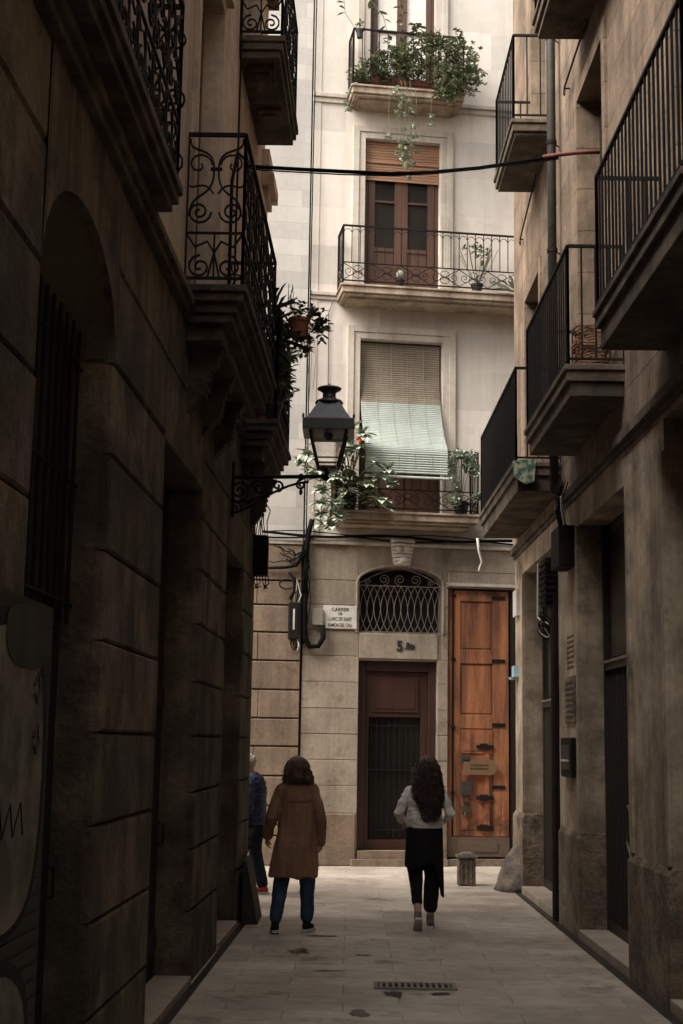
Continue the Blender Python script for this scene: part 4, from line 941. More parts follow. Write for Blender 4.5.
b = MB(); b.lathe((lx, ly, 4.765), [(.125, 0), (.13, .012), (.115, .03), (.075, .045), (.06, .06), (.06, .10), (.085, .125), (.105, .13), (.11, .145), (.09, .155), (.03, .16), (.012, .175), (.004, .19)], 16); b.build('chimney_cap', 'lamp', lm, smooth=True)
for sx_ in (-1, 1):
  for sy_ in (-1, 1):
    b = MB(); b.ell((lx+sx_*.225, ly+sy_*.2, 4.61), (.012, .012, .025), 6, 5); b.build('finial', 'lamp', lm)
b = MB(); b.lathe((lx, ly, 4.18), [(.120, .005), (.228, .31)], 4, rot=RT); b.f = b.f[:4]; b.build('glass', 'lampglass', lm)
b = MB(); b.lathe((lx, ly, 4.43), [(.0, -.0), (.03, .01), (.045, .05), (.03, .08), (0, .08)], 10); b.build('bulb', 'glass', lm, smooth=True)

# ------------------------------------------------------------------ PLANTS
def rdir(zmin=-1.0, zmax=1.0):
    z = random.uniform(zmin, zmax); a = random.uniform(0, 2*PI); r = math.sqrt(max(0, 1-z*z)); return Vector((r*math.cos(a), r*math.sin(a), z))
def bush(xf, root, blobs, n, lw, ll, mats, name='foliage', stems=True, spread=.45):
    """leaf clusters spread through several ellipsoids, in two tones"""
    for mi, mm in enumerate(mats):
        b = MB(xf)
        for i in range(n//len(mats)):
            c, r = random.choice(blobs)
            dv = rdir(); rad = random.random()**spread*(1.0 if random.random() < .9 else 1.2)
            p = Vector((c[0]+dv.x*r[0]*rad, c[1]+dv.y*r[1]*rad, c[2]+dv.z*r[2]*rad))
            k = random.randint(3, 5)
            for j in range(k):
                d_ = (rdir(-.3, .9)+dv*.5).normalized(); s = random.uniform(.7, 1.3)
                b.leaf(p, d_, lw*s, ll*s, random.uniform(0, .4))
        b.build(name, mm, root, recalc=False)
def pot(xf, root, c, r, h, m='terra', name='pot'):
    b = MB(xf); b.lathe(c, [(r*.7, 0), (r*.95, h*.8), (r*1.08, h*.82), (r*1.08, h), (r*.9, h), (r*.88, h*.9), (0, h*.9)], 14); return b.build(name, m, root, smooth=False)
# top balcony bush
t = thing('balcony_plant', xfF(.9, .3, 11.72), 'big leafy geranium bush spilling over the right of the topmost cream balcony', 'plant')
bl_ = [((1.05, .42, 12.2), (.46, .22, .36)), ((1.45, .45, 12.32), (.32, .22, .42)), ((.62, .38, 12.12), (.36, .22, .34)), ((1.35, .5, 11.95), (.40, .18, .27)), ((1.68, .50, 12.05), (.22, .17, .38)), ((1.3, .56, 11.70), (.22, .1, .22)), ((.30, .35, 11.98), (.30, .17, .28)), ((1.1, .45, 12.5), (.5, .2, .15))]
bush(xfF, t, bl_, 1050, .034, .068, ['leaf_mid', 'leaf_light'], spread=.75)
bush(xfF, t, [((.15, .35, 12.05), (.32, .16, .32)), ((-.05, .35, 11.9), (.18, .14, .18)), ((.45, .4, 12.3), (.35, .18, .22)), ((.8, .4, 12.3), (.8, .2, .35))], 330, .030, .07, ['leaf_mid', 'leaf_light'], spread=.8)
bush(xfF, t, bl_, 40, .03, .06, ['leaf_dry'], spread=.7)
b = MB(xfF)
for i in range(40):
    x = random.uniform(.1, 1.6); q = random.choice(bl_)[0]; b.tube([(x*.8+.1, .3, 11.85), ((x+q[0])/2, .4, 12.05), (q[0]+random.uniform(-.2, .2), q[1], q[2]+random.uniform(0, .3))], .005, 4)
b.build('stem', 'stem', t)
pt = MB(xfF); pt.box(-.02, 1.45, .12, .34, 11.715, 11.93); o = pt.build('planter', 'terra', t); bv = o.modifiers.new('b', 'BEVEL'); bv.width = .01
# small pots
t = thing('potted_plant', xfF(-.12, .55, 12.45), 'tiny succulent in a dark pot hooked on the left end of the topmost balcony rail', 'potted plant')
pot(xfF, t, (-.08, .47, 12.47), .06, .13, 'potdark'); bush(xfF, t, [((-.08, .47, 12.66), (.05, .05, .06))], 14, .025, .06, ['leaf_light'])
t = thing('climbing_plant', xfF(.2, .3, 12.3), 'tall sparse climbing plant rising past the topmost window left pane', 'plant')
b = MB(xfF)
st = [[(.35, .3, 11.9), (.42, .35, 12.5), (.30, .4, 12.9), (.05, .42, 13.2), (-.2, .4, 13.5)], [(.35, .3, 11.9), (.55, .35, 12.5), (.62, .4, 12.9), (.5, .42, 13.3)], [(-.1, .4, 12.6), (-.3, .4, 12.9), (-.35, .4, 13.4)], [(.9, .3, 12.2), (.92, .32, 12.6), (.85, .35, 12.78)]]
for s_ in st: b.tube(s_, .005, 4)
b.build('stem', 'stem', t); b = MB(xfF)
for s_ in st:
    for p, q in zip(s_[1:-1], s_[2:]):
        for k_ in range(6):
            u = random.random(); pp = Vector(p).lerp(Vector(q), u); b.leaf(pp, rdir(-.5, .5), .06, .13, .3)
for k_ in range(8): b.leaf((.85, .35, 12.7+.02*k_), rdir(-.2, .6), .09, .17, .3)
b.build('foliage', 'leaf_mid', t, recalc=False)
t = thing('trailing_succulent', xfF(.7, .55, 11.0), 'hanging string of round pale succulent rosettes below the topmost cream balcony', 'plant')
def rosette(b, c, r):
    b.ell(c, (r*.38, r*.38, r*.32), 7, 5)
    for k_ in range(20): b.leaf(tuple(Vector(c)+Vector((0, 0, 0))), rdir(-.7, .95), r*.5, r*random.uniform(.85, 1.1), .05)
b = MB(xfF); b2 = MB(xfF)
for (u, z0, z1) in ((.50, 11.6, 10.95), (.62, 11.7, 10.55), (.70, 11.7, 10.65), (.66, 11.6, 10.35), (.78, 11.6, 10.7), (.56, 11.7, 10.8), (.36, 11.6, 10.85), (1.02, 11.6, 11.1)):
    b2.tube([(u, .53, z0+.1), (u+.02, .57, z0-.1), (u, .56, z1)], .004, 4)
for u, z in ((.52, 11.62), (.60, 11.50), (.55, 11.36), (.68, 11.44), (.62, 11.22), (.72, 11.30), (.50, 11.26), (.74, 11.05), (.70, 10.92), (.78, 10.86), (.60, 10.98), (.66, 10.80), (.52, 10.78), (.56, 10.68), (.64, 10.66), (.74, 10.72), (.60, 10.56), (.70, 10.58), (.80, 10.64), (.55, 10.50), (.66, 10.48), (.74, 10.46), (.63, 10.38),
             (.68, 10.24), (.38, 10.86), (1.02, 11.1), (1.03, 11.22), (-.28, 11.35), (-.27, 11.2), (-.26, 11.5), (.44, 11.55), (.48, 10.60)):
    b = MB(xfF); rosette(b, (u+random.uniform(-.02, .02), .58+random.uniform(-.03, .05), z), random.uniform(.058, .078)); b.build('rosette', 'leaf_pale', t, recalc=False)
b2.build('stem', 'stem', t)
# middle balcony pots
t = thing('potted_plant', xfF(1.7, .3, 8.52), 'thin spiky plant in a small pot on the middle cream balcony, right of the door', 'potted plant')
pot(xfF, t, (1.82, .30, 8.52), .09, .18, 'potdark'); b = MB(xfF)
for k_ in range(16):
    d_ = rdir(.75, .98); b.tube([(1.82, .30, 8.68), tuple(Vector((1.82, .3, 8.7))+d_*.35), tuple(Vector((1.82, .3, 8.7))+d_*.55+Vector((0, 0, random.uniform(.0, .15))))], .006, 4)
b.build('stem', 'stem', t); bush(xfF, t, [((1.75, .3, 9.25), (.16, .12, .13)), ((1.9, .3, 9.2), (.1, .1, .16))], 26, .03, .08, ['leaf_mid'])
t = thing('potted_plant', xfF(.55, .45, 8.52), 'small round pale cactus pot low on the middle cream balcony, before the door', 'potted plant')
pot(xfF, t, (.60, .42, 8.52), .07, .13, 'potdark'); b = MB(xfF); b.ell((.60, .42, 8.73), (.06, .06, .07), 12, 8); b.build('cactus', 'leaf_pale', t, smooth=True)
t = thing('agave_plant', xfF(2.45, .5, 8.3), 'spiky agave leaves poking out at the right end of the middle cream balcony', 'plant')
pot(xfF, t, (2.50, .35, 8.52), .12, .2, 'terra'); b = MB(xfF)
for k_ in range(18):
    a = random.uniform(0, 2*PI); e = random.uniform(-.35, 1.1); d_ = Vector((math.cos(a)*math.cos(e), abs(math.sin(a))*math.cos(e)*.8, math.sin(e)))
    b.leaf((2.36, .60, 8.50), d_, .055, random.uniform(.34, .52), .12)
b.build('foliage', 'leaf_light', t, recalc=False)
# big leafy plants at the lowest balcony
t = thing('balcony_plant', xfF(-.35, .5, 5.1), 'large pale leaved rosette plant spilling over the left of the lowest cream balcony', 'plant')
pot(xfF, t, (-.12, .22, 5.102), .15, .28, 'potdark')
b = MB(xfF); b2 = MB(xfF)
heads = [(-.85, .55, 5.75), (-.68, .60, 5.85), (-.60, .62, 5.65), (-.50, .64, 5.75), (-.42, .62, 6.05), (-.55, .62, 6.2), (-.36, .68, 5.15), (-.62, .62, 6.02), (-.75, .58, 5.6), (-.40, .66, 5.55), (-.30, .70, 5.90), (-.05, .64, 6.0), (.18, .66, 5.78), (.25, .66, 5.55), (-.45, .66, 5.02), (-.33, .72, 4.94), (-.52, .66, 4.86), (-.58, .64, 5.0), (-.42, .70, 4.82), (-.60, .62, 5.15), (.45, .66, 5.45), (.40, .66, 5.7), (.30, .66, 5.22), (.36, .64, 5.12), (-.12, .6, 6.3), (.02, .66, 6.2), (-.58, .62, 5.35), (.10, .64, 5.45), (-.2, .68, 5.35), (-.8, .55, 5.9), (-.25, .6, 6.1)]
for c in heads:
    b2.tube([(-.12+random.uniform(-.08, .08), .25, 5.35), ((c[0]-.1)/2, .58, (c[2]+5.5)/2), (c[0], c[1]-.03, c[2]-.03)], .010, 5)
    nn = random.randint(10, 17)
    for k_ in range(nn):
        d_ = rdir(-.45, .7); d_.y = abs(d_.y)*.9+.15; b.leaf(c, d_, random.uniform(.06, .11), random.uniform(.12, .25), random.uniform(.05, .5))
b.build('foliage', 'leaf_pale', t, recalc=False); b2.build('stem', 'stem', t)
bush(xfF, t, [((-.3, .45, 5.7), (.4, .15, .4)), ((-.1, .4, 5.4), (.35, .15, .3)), ((.2, .5, 5.3), (.2, .12, .2))], 130, .06, .13, ['leaf_mid'])
b = MB(xfF)
for c in ((-.05, .68, 6.12), (-.02, .7, 6.08), (.0, .68, 6.14)): b.ell(c, (.03, .03, .03), 6, 5)
b.build('flower', 'flower', t)
t = thing('trailing_plant', xfF(1.6, .5, 5.6), 'pale small leaved trailing plant draped over the right of the lowest balcony rail', 'plant')
pot(xfF, t, (1.58, .3, 5.102), .12, .2, 'potdark')
bush(xfF, t, [((1.55, .5, 5.98), (.24, .08, .08)), ((1.38, .55, 5.8), (.07, .05, .22)), ((1.44, .55, 5.45), (.05, .04, .20)), ((1.72, .55, 5.82), (.07, .05, .15)), ((1.60, .54, 5.85), (.05, .04, .12)), ((1.75, .55, 5.35), (.06, .04, .04)), ((1.42, .56, 5.27), (.08, .05, .04))], 620, .030, .050, ['leaf_pale', 'leaf_pale'], spread=.6)
b = MB(xfF)
for u in (1.40, 1.5, 1.62, 1.72): b.tube([(1.58, .3, 5.3), (u, .45, 6.02), (u+.02, .55, 5.95), (u, .56, 5.4)], .005, 4)
b.build('stem', 'stem', t)
# left far balcony plants
t = thing('hanging_pot', (-.55, 13.4, 5.5), 'terracotta pot with trailing ivy hooked outside the far left balcony rail', 'potted plant')
pot(xfW, t, (-.55, 13.4, 5.60), .10, .20, 'terra')
bush(xfW, t, [((-.55, 13.4, 5.88), (.16, .14, .10)), ((-.38, 13.4, 5.80), (.10, .1, .14)), ((-.33, 13.38, 5.72), (.06, .06, .12)), ((-.60, 13.36, 5.62), (.12, .1, .1)), ((-.48, 13.3, 5.50), (.06, .05, .1))], 150, .035, .06, ['leaf_mid', 'leaf_dark'])
b = MB()
for i in range(7): b.tube([(-.60+.01*i, 13.4, 5.78), (-.62+random.uniform(-.05, .02), 13.4, 5.98), (-.64+random.uniform(-.07, .03), 13.4, 6.08+random.random()*.08)], .004, 4)
for x, z in ((-.44, 4.95), (-.46, 5.2), (-.40, 5.1)): b.tube([(x, 13.38, 5.6), (x+.02, 13.38, 5.4), (x, 13.38, z)], .003, 4)
b.build('stem', 'stem', t)
t = thing('balcony_plant', (-.85, 14.0, 4.76), 'dark leafy plants crowding the far left balcony in terracotta pots', 'plant')
for i, y in enumerate((13.4, 13.9, 14.4)): pot(xfW, t, (-.86, y, 4.752), .12, .2, 'terra')
bush(xfW, t, [((-.82, 13.4, 5.25), (.17, .2, .28)), ((-.72, 13.6, 5.5), (.10, .25, .35)), ((-.80, 14.0, 5.3), (.15, .25, .28)), ((-.84, 14.4, 5.2), (.14, .25, .22))], 330, .045, .10, ['leaf_mid', 'leaf_dark'])
t = thing('palm_plant', (-.80, 13.0, 5.2), 'dark spiky palm leaves sticking out above the far left balcony', 'plant')
b = MB()
for k_ in range(34):
    d_ = rdir(-.4, .95); d_.x = abs(d_.x)*.6; b.leaf((-.80, 13.3+random.uniform(-.1, .2), 5.75+random.uniform(-.3, .25)), d_, .035, random.uniform(.25, .42), .25)
b.build('foliage', 'leaf_dark', t, recalc=False)
b = MB(); b.tube([(-.80, 13.35, 4.95), (-.80, 13.32, 5.8)], .02, 6); b.build('stem', 'stem', t); pot(xfW, t, (-.80, 13.38, 4.752), .11, .2, 'potdark')

# ------------------------------------------------------------------ STREET FURNITURE
t = thing('bollard', (1.50, 18.5, 0), 'short square stone bollard with flat cap before the orange door', 'bollard')
b = MB(); b.box(1.38, 1.60, 18.39, 18.61, 0, .335); o = b.build('post', 'concrete', t); bv = o.modifiers.new('b', 'BEVEL'); bv.width = .015; bv.segments = 2
b = MB()
for x in (1.42, 1.48, 1.54): b.box(x-.008, x+.012, 18.383, 18.392, .03, .31)
b.build('fluting', 'right_plinth', t)
b = MB(); b.box(1.36, 1.625, 18.37, 18.63, .336, .375); b.lathe((1.492, 18.5, .375), [(.12, 0), (.10, .02), (.04, .035), (0, .036)], 12); o = b.build('cap', 'concrete', t); bv = o.modifiers.new('b', 'BEVEL'); bv.width = .01
b = MB()
prof = [(0.35, 0), (.32, .08), (.285, .18), (.25, .28), (.21, .38), (.16, .47), (.10, .53), (.03, .56), (0, .565)]
b.lathe((2.14, 18.0, 0), prof, 28, 1.0, 1.1); o = b.build('guard_stone', 'concrete', smooth=True)
for v in o.data.vertices:
    nv = noise.noise(Vector(v.co)*6)+.5*noise.noise(Vector(v.co)*17); v.co.x += nv*.028; v.co.y += nv*.028; v.co.z += nv*.012*(v.co.z > .01)
tag(recenter(o), 'rounded conical stone guarding the far corner of the right building', 'guard stone')
# leaning board by left corner
b = MB(); b.add([(-1.02, 14.25, .60), (-.985, 14.25, .60), (-.865, 14.25, .0), (-1.02, 14.25, 0), (-1.02, 14.95, .60), (-.985, 14.95, .60), (-.865, 14.95, 0), (-1.02, 14.95, 0)], [(0, 1, 2, 3), (4, 5, 6, 7), (0, 1, 5, 4), (1, 2, 6, 5), (2, 3, 7, 6), (3, 0, 4, 7)])
tag(recenter(b.build('sloped_board', 'bark')), 'dark sloped board at the foot of the left corner pier', 'board')
# drain grate
t = thing('drain_grate', (.5, 10.8, 0), 'narrow iron drain grate with slots in the middle of the paving', 'drain grate')
b = MB(); gx0, gx1, gy0, gy1 = .20, .80, 10.70, 10.96
b.box(gx0, gx1, gy0, gy0+.03, .002, .014); b.box(gx0, gx1, gy1-.03, gy1, .002, .014); b.box(gx0, gx0+.03, gy0+.03, gy1-.03, .002, .0135); b.box(gx1-.03, gx1, gy0+.03, gy1-.03, .002, .0135)
for k_ in range(12): x = gx0+.03+.045*(k_+.5); b.box(x-.010, x+.010, gy0+.031, gy1-.031, .003, .013)
b.build('grate_frame', 'greybox', t); b = MB(); b.quad((gx0+.01, gy0+.01, .0025), (gx1-.01, gy0+.01, .0025), (gx1-.01, gy1-.01, .0025), (gx0+.01, gy1-.01, .0025)); b.build('drain_hole', 'dark', t)
def blotch(c, rx, ry, m, name, z=.004, seed=0):
    b = MB(); n = 44; vs = [(c[0], c[1], z)]
    for k_ in range(n):
        a = 2*PI*k_/n; q = Vector((math.cos(a)*1.6, math.sin(a)*1.6, seed*3.1)); f = 1+.75*noise.noise(q)+.35*noise.noise(q*3)
        vs.append((c[0]+rx*f*math.cos(a), c[1]+ry*f*math.sin(a), z))
    b.add(vs, [(0, 1+k_, 1+(k_+1) % n) for k_ in range(n)]); return b.build(name, m)
for i, (x, y, rx, ry, m_) in enumerate(((-.39, 12.52, .09, .12, 'wet'), (.33, 10.52, .07, .10, 'wet'), (.67, 10.55, .08, .05, 'wet'), (-.23, 13.5, .12, .06, 'stain'), (.15, 12.35, .06, .05, 'stain'), (-.14, 11.5, .10, .04, 'stain'), (.08, 9.75, .08, .09, 'stain'))):
    tag(blotch((x, y), rx, ry, m_, 'puddle', .004, i), kind='structure')
# graffiti covered shutter box at the near left
t = thing('shutter_cabinet', (-1.2, 5.9, 0), 'low metal cabinet covered in pale bubble graffiti at the near left wall', 'cabinet')
b = MB(xfL); b.box(3.6, 5.90, -.19, .02, 0.02, 2.28)
for k_ in range(34): b.box(3.62, 5.88, .02, .026, .05+k_*.065, .05+k_*.065+.045)
b.build('cabinet_body', 'door_dark', t)
def blobpoly(cx_, cz_, rx, rz, m_, dd, sd, name='graffiti'):
    b = MB(xfL); n = 30
    P2 = [(cx_+rx*math.copysign(abs(math.cos(a))**.75, math.cos(a))*(1+.12*noise.noise(Vector((math.cos(a)*1.5, math.sin(a)*1.5, sd)))), cz_+rz*math.copysign(abs(math.sin(a))**.75, math.sin(a))) for a in [2*PI*k_/n for k_ in range(n)]]
    b.prism(P2, dd-.003, dd); return b.build(name, m_, t)
blobpoly(5.25, 1.62, .60, .60, 'dark', .030, 1); blobpoly(5.22, 1.60, .56, .55, 'graf_pale', .034, 1)
blobpoly(5.15, .50, .62, .46, 'dark', .030, 3); blobpoly(5.12, .49, .58, .42, 'graf_pale', .034, 3)
blobpoly(5.45, 2.13, .33, .12, 'graf_blue', .038, 4)
for (s, z) in ((5.62, 1.95), (5.64, 1.75)):
    b = MB(xfL); b.tube([(s-.05, .035, z), (s+.02, .035, z+.05), (s+.04, .035, z-.01), (s, .035, z-.06), (s-.04, .035, z-.03)], .008, 5); b.build('graffiti', 'graf_red', t)
b = MB(xfL)
for i in range(12):
    s = 5.05+.05*i; z = .70-.04*i; b.tube([(s, .036, z), (s+.04, .036, z+.07), (s+.02, .036, z-.08), (s+.06, .036, z-.02)], .006, 4)
b.build('graffiti', 'dark', t)
b = MB(xfL); b.tube([(5.1+.05*k_, .036, 1.45+.07*math.sin(k_*2.1)) for k_ in range(9)], .004, 4)
b.build('graffiti', 'dark', t)

# ------------------------------------------------------------------ PEOPLE
def chain(b, pts, rs, n=12):
    """closed capsule chain in the builder's own frame"""
    P = [Vector(p) for p in pts]
    d0 = (P[0]-P[1]).normalized(); d1 = (P[-1]-P[-2]).normalized()
    pp = [P[0]+d0*rs[0]*.8, P[0]+d0*rs[0]*.5]+P+[P[-1]+d1*rs[-1]*.5, P[-1]+d1*rs[-1]*.8]
    rr = [rs[0]*.45, rs[0]*.85]+list(rs)+[rs[-1]*.85, rs[-1]*.45]
    b.tube([tuple(p) for p in pp], rr, n)
def skinned(b, name, m, parent, vox=.009, smooth=3, wr=0.0, wf=14, zs=1.0):
    me = bpy.data.meshes.new('tmp'); me.from_pydata(b.v, [], b.f)
    bm = bmesh.new(); bm.from_mesh(me); bmesh.ops.recalc_face_normals(bm, faces=bm.faces); bm.to_mesh(me); bm.free()
    ob = bpy.data.objects.new('tmp', me); C.objects.link(ob)
    r = ob.modifiers.new('r', 'REMESH'); r.mode = 'VOXEL'; r.voxel_size = vox
    s = ob.modifiers.new('s', 'SMOOTH'); s.iterations = smooth; s.factor = .6
    bpy.context.view_layer.update()
    m2 = bpy.data.meshes.new_from_object(ob.evaluated_get(bpy.context.evaluated_depsgraph_get()))
    bpy.data.objects.remove(ob); bpy.data.meshes.remove(me)
    off = Vector((0, 0, 0)); q = parent
    while q is not None: off += q.location; q = q.parent
    if wr:
        nm = [v.normal.copy() for v in m2.vertices]
        for v, n_ in zip(m2.vertices, nm):
            p = Vector((v.co.x, v.co.y, v.co.z*zs))*wf
            v.co += n_*wr*(noise.noise(p)+.5*noise.noise(p*2.3))
    for v in m2.vertices: v.co -= off
    for p in m2.polygons: p.use_smooth = True
    m2.materials.clear(); m2.materials.append(M[m])
    m2.name = name
    o = bpy.data.objects.new(name, m2); C.objects.link(o); o.parent = parent
    return o
def hand(b, w, d, side, palm_n, curl=.5, sc=1.0):
    """w wrist, d direction of the hand, palm_n palm normal"""
    w = Vector(w); d = Vector(d).normalized(); n_ = Vector(palm_n); n_ = (n_-d*n_.dot(d)).normalized(); s = d.cross(n_)*side
    for k_ in range(4): chain(b, [w+s*(.024-.016*k_)*sc, w+d*.085*sc+s*(.030-.020*k_)*sc], [.014*sc, .013*sc], 8)
    for k_, ln in enumerate((.070, .080, .074, .058)):
        p = w+d*.085*sc+s*(.031-.0205*k_)*sc; dd = d
        pts = [p]
        for j in range(3):
            dd = (dd*math.cos(curl*.55)+n_*math.sin(curl*.55)).normalized(); pts.append(pts[-1]+dd*ln*sc*(.45, .32, .23)[j])
        chain(b, pts, [.0095*sc, .009*sc, .008*sc, .007*sc], 8)
    p = w+d*.025*sc+s*.030*sc; td = (d*.7+s*.6+n_*.35).normalized(); p2 = p+td*.04*sc; chain(b, [p, p2, p2+(d*.85+n_*.4).normalized()*.035*sc], [.013*sc, .011*sc, .009*sc], 8)
def head(b, c, r=1.0, yaw=0.0):
    """c centre of the skull, face towards local +y turned by yaw"""
    ca, sa = math.cos(yaw), math.sin(yaw)
    T = lambda x, y, z: (c[0]+(x*ca-y*sa)*r, c[1]+(x*sa+y*ca)*r, c[2]+z*r)
    b.ell(T(0, -.012, .02), (.078*r, .095*r, .10*r), 16, 12); b.ell(T(0, .022, -.045), (.058*r, .068*r, .075*r), 14, 10)
    chain(b, [T(0, .085, .0), T(0, .108, -.028)], [.010*r, .014*r], 8)           # nose
    b.ell(T(0, .075, -.085), (.026*r, .02*r, .02*r)); b.ell(T(0, .085, -.055), (.024*r, .012*r, .009*r), 10, 6)  # chin, mouth
    for s in (-1, 1):
        b.ell(T(s*.078, -.005, -.01), (.012*r, .022*r, .033*r), 8, 6)            # ears
        b.ell(T(s*.030, .078, .022), (.018*r, .010*r, .007*r), 8, 6); b.ell(T(s*.03, .072, .002), (.014*r, .012*r, .011*r), 8, 6)
def eyes(xf, root_obj, c, r=1.0, yaw=0.0):
    ca, sa = math.cos(yaw), math.sin(yaw); b = MB(xf)
    for s in (-1, 1):
        x, y, z = s*.03, .083, .003; b.ell((c[0]+(x*ca-y*sa)*r, c[1]+(x*sa+y*ca)*r, c[2]+z*r), (.007*r, .005*r, .005*r), 8, 6)
    b.build('eye', 'ink', root_obj, smooth=True)
def shoe(xf, root, ank, yaw, pitch, m, sole, sc=1.0):
    """ankle point, toe direction by yaw, heel lift by pitch"""
    Mx = Matrix.Rotation(yaw, 3, 'Z') @ Matrix.Rotation(-pitch, 3, 'X'); a = Vector(ank)
    T = lambda x, y, z: tuple(a+Mx @ Vector((x*sc, y*sc, z*sc)))
    b = MB(xf)
    for (p, q, r0, r1) in (((0, -.035, -.035), (0, .05, -.04), .038, .040), ((0, .05, -.045), (0, .14, -.055), .040, .032), ((0, -.01, .03), (0, 0, -.03), .040, .042)): chain(b, [T(*p), T(*q)], [r0*sc, r1*sc])
    o = skinned(b, 'shoe', m, root, .008, 2)
    b = MB(xf); out = [(-.034, -.07), (.034, -.07), (.040, .0), (.046, .09), (.035, .16), (0, .182), (-.035, .16), (-.046, .09), (-.040, 0)]
    vs = [T(x, y, -.088) for x, y in out]+[T(x*.98, y*.98, -.062) for x, y in out]; nn = len(out)
    b.add(vs, [tuple(range(nn)), tuple(range(nn, 2*nn))]+[(k_, (k_+1) % nn, nn+(k_+1) % nn, nn+k_) for k_ in range(nn)])
    b.build('sole', sole, o)
    return o
def strands(xf, root, c, n, levels, r, m, wave=0.0, turns=2.0, ymax=.35, name='hair_strands', lenvar=.15, flick=0.0):
    """locks from the scalp that follow levels = [(dz, rx, ry, cx, cy)] downwards from the head centre"""
    b = MB(xf)
    for i in range(n):
        a = random.uniform(0, 2*PI)
        if math.sin(a) > ymax: a = -a
        cl = int(a*4.0); rc = random.Random(cl*7+int(random.random()*3)); inner = random.uniform(.72, 1.0)*(1.10 if random.random() < .08 else 1)*(1+.07*math.sin(cl*2.7)); ph = rc.random()*6.28+random.uniform(-.4, .4); amp = wave*rc.uniform(.6, 1.4)
        top = random.uniform(.15, 1.0)
        pts = [(c[0]+.02*top*math.cos(a), c[1]-.01+.02*math.sin(a), c[2]+.122-.02*random.random()),
               (c[0]+.058*math.cos(a), c[1]-.01+.068*math.sin(a), c[2]+.100)]
        L = len(levels)-1; lim = L*(1-random.random()*lenvar); ns = 14 if wave < .008 else 30
        for k_ in range(ns+1):
            u = lim*k_/ns; j = min(int(u), L-1); f = u-j; A, B = levels[j], levels[j+1]
            dz, rx, ry, cx, cy = [A[q]+(B[q]-A[q])*f for q in range(5)]
            w_ = amp*min(1, k_/ns*3); t_ = turns*2*PI*k_/ns+ph
            pts.append((c[0]+cx+rx*inner*math.cos(a)+w_*math.cos(t_), c[1]+cy+ry*inner*math.sin(a)+w_*math.sin(t_), c[2]+dz+w_*.4*math.sin(t_*1.3)))
        if flick: q = pts[-1]; pts[-1] = (q[0]+flick*math.cos(a)*random.uniform(-.6, 1), q[1]+flick*math.sin(a)*random.uniform(-.6, 1), q[2])
        rr = r*random.uniform(.7, 1.3)
        b.tube(pts, [rr*(.8 if k_ == 0 else 1-.55*(k_/len(pts))**2) for k_ in range(len(pts))], 5)
    return b.build(name, m, root, smooth=True)

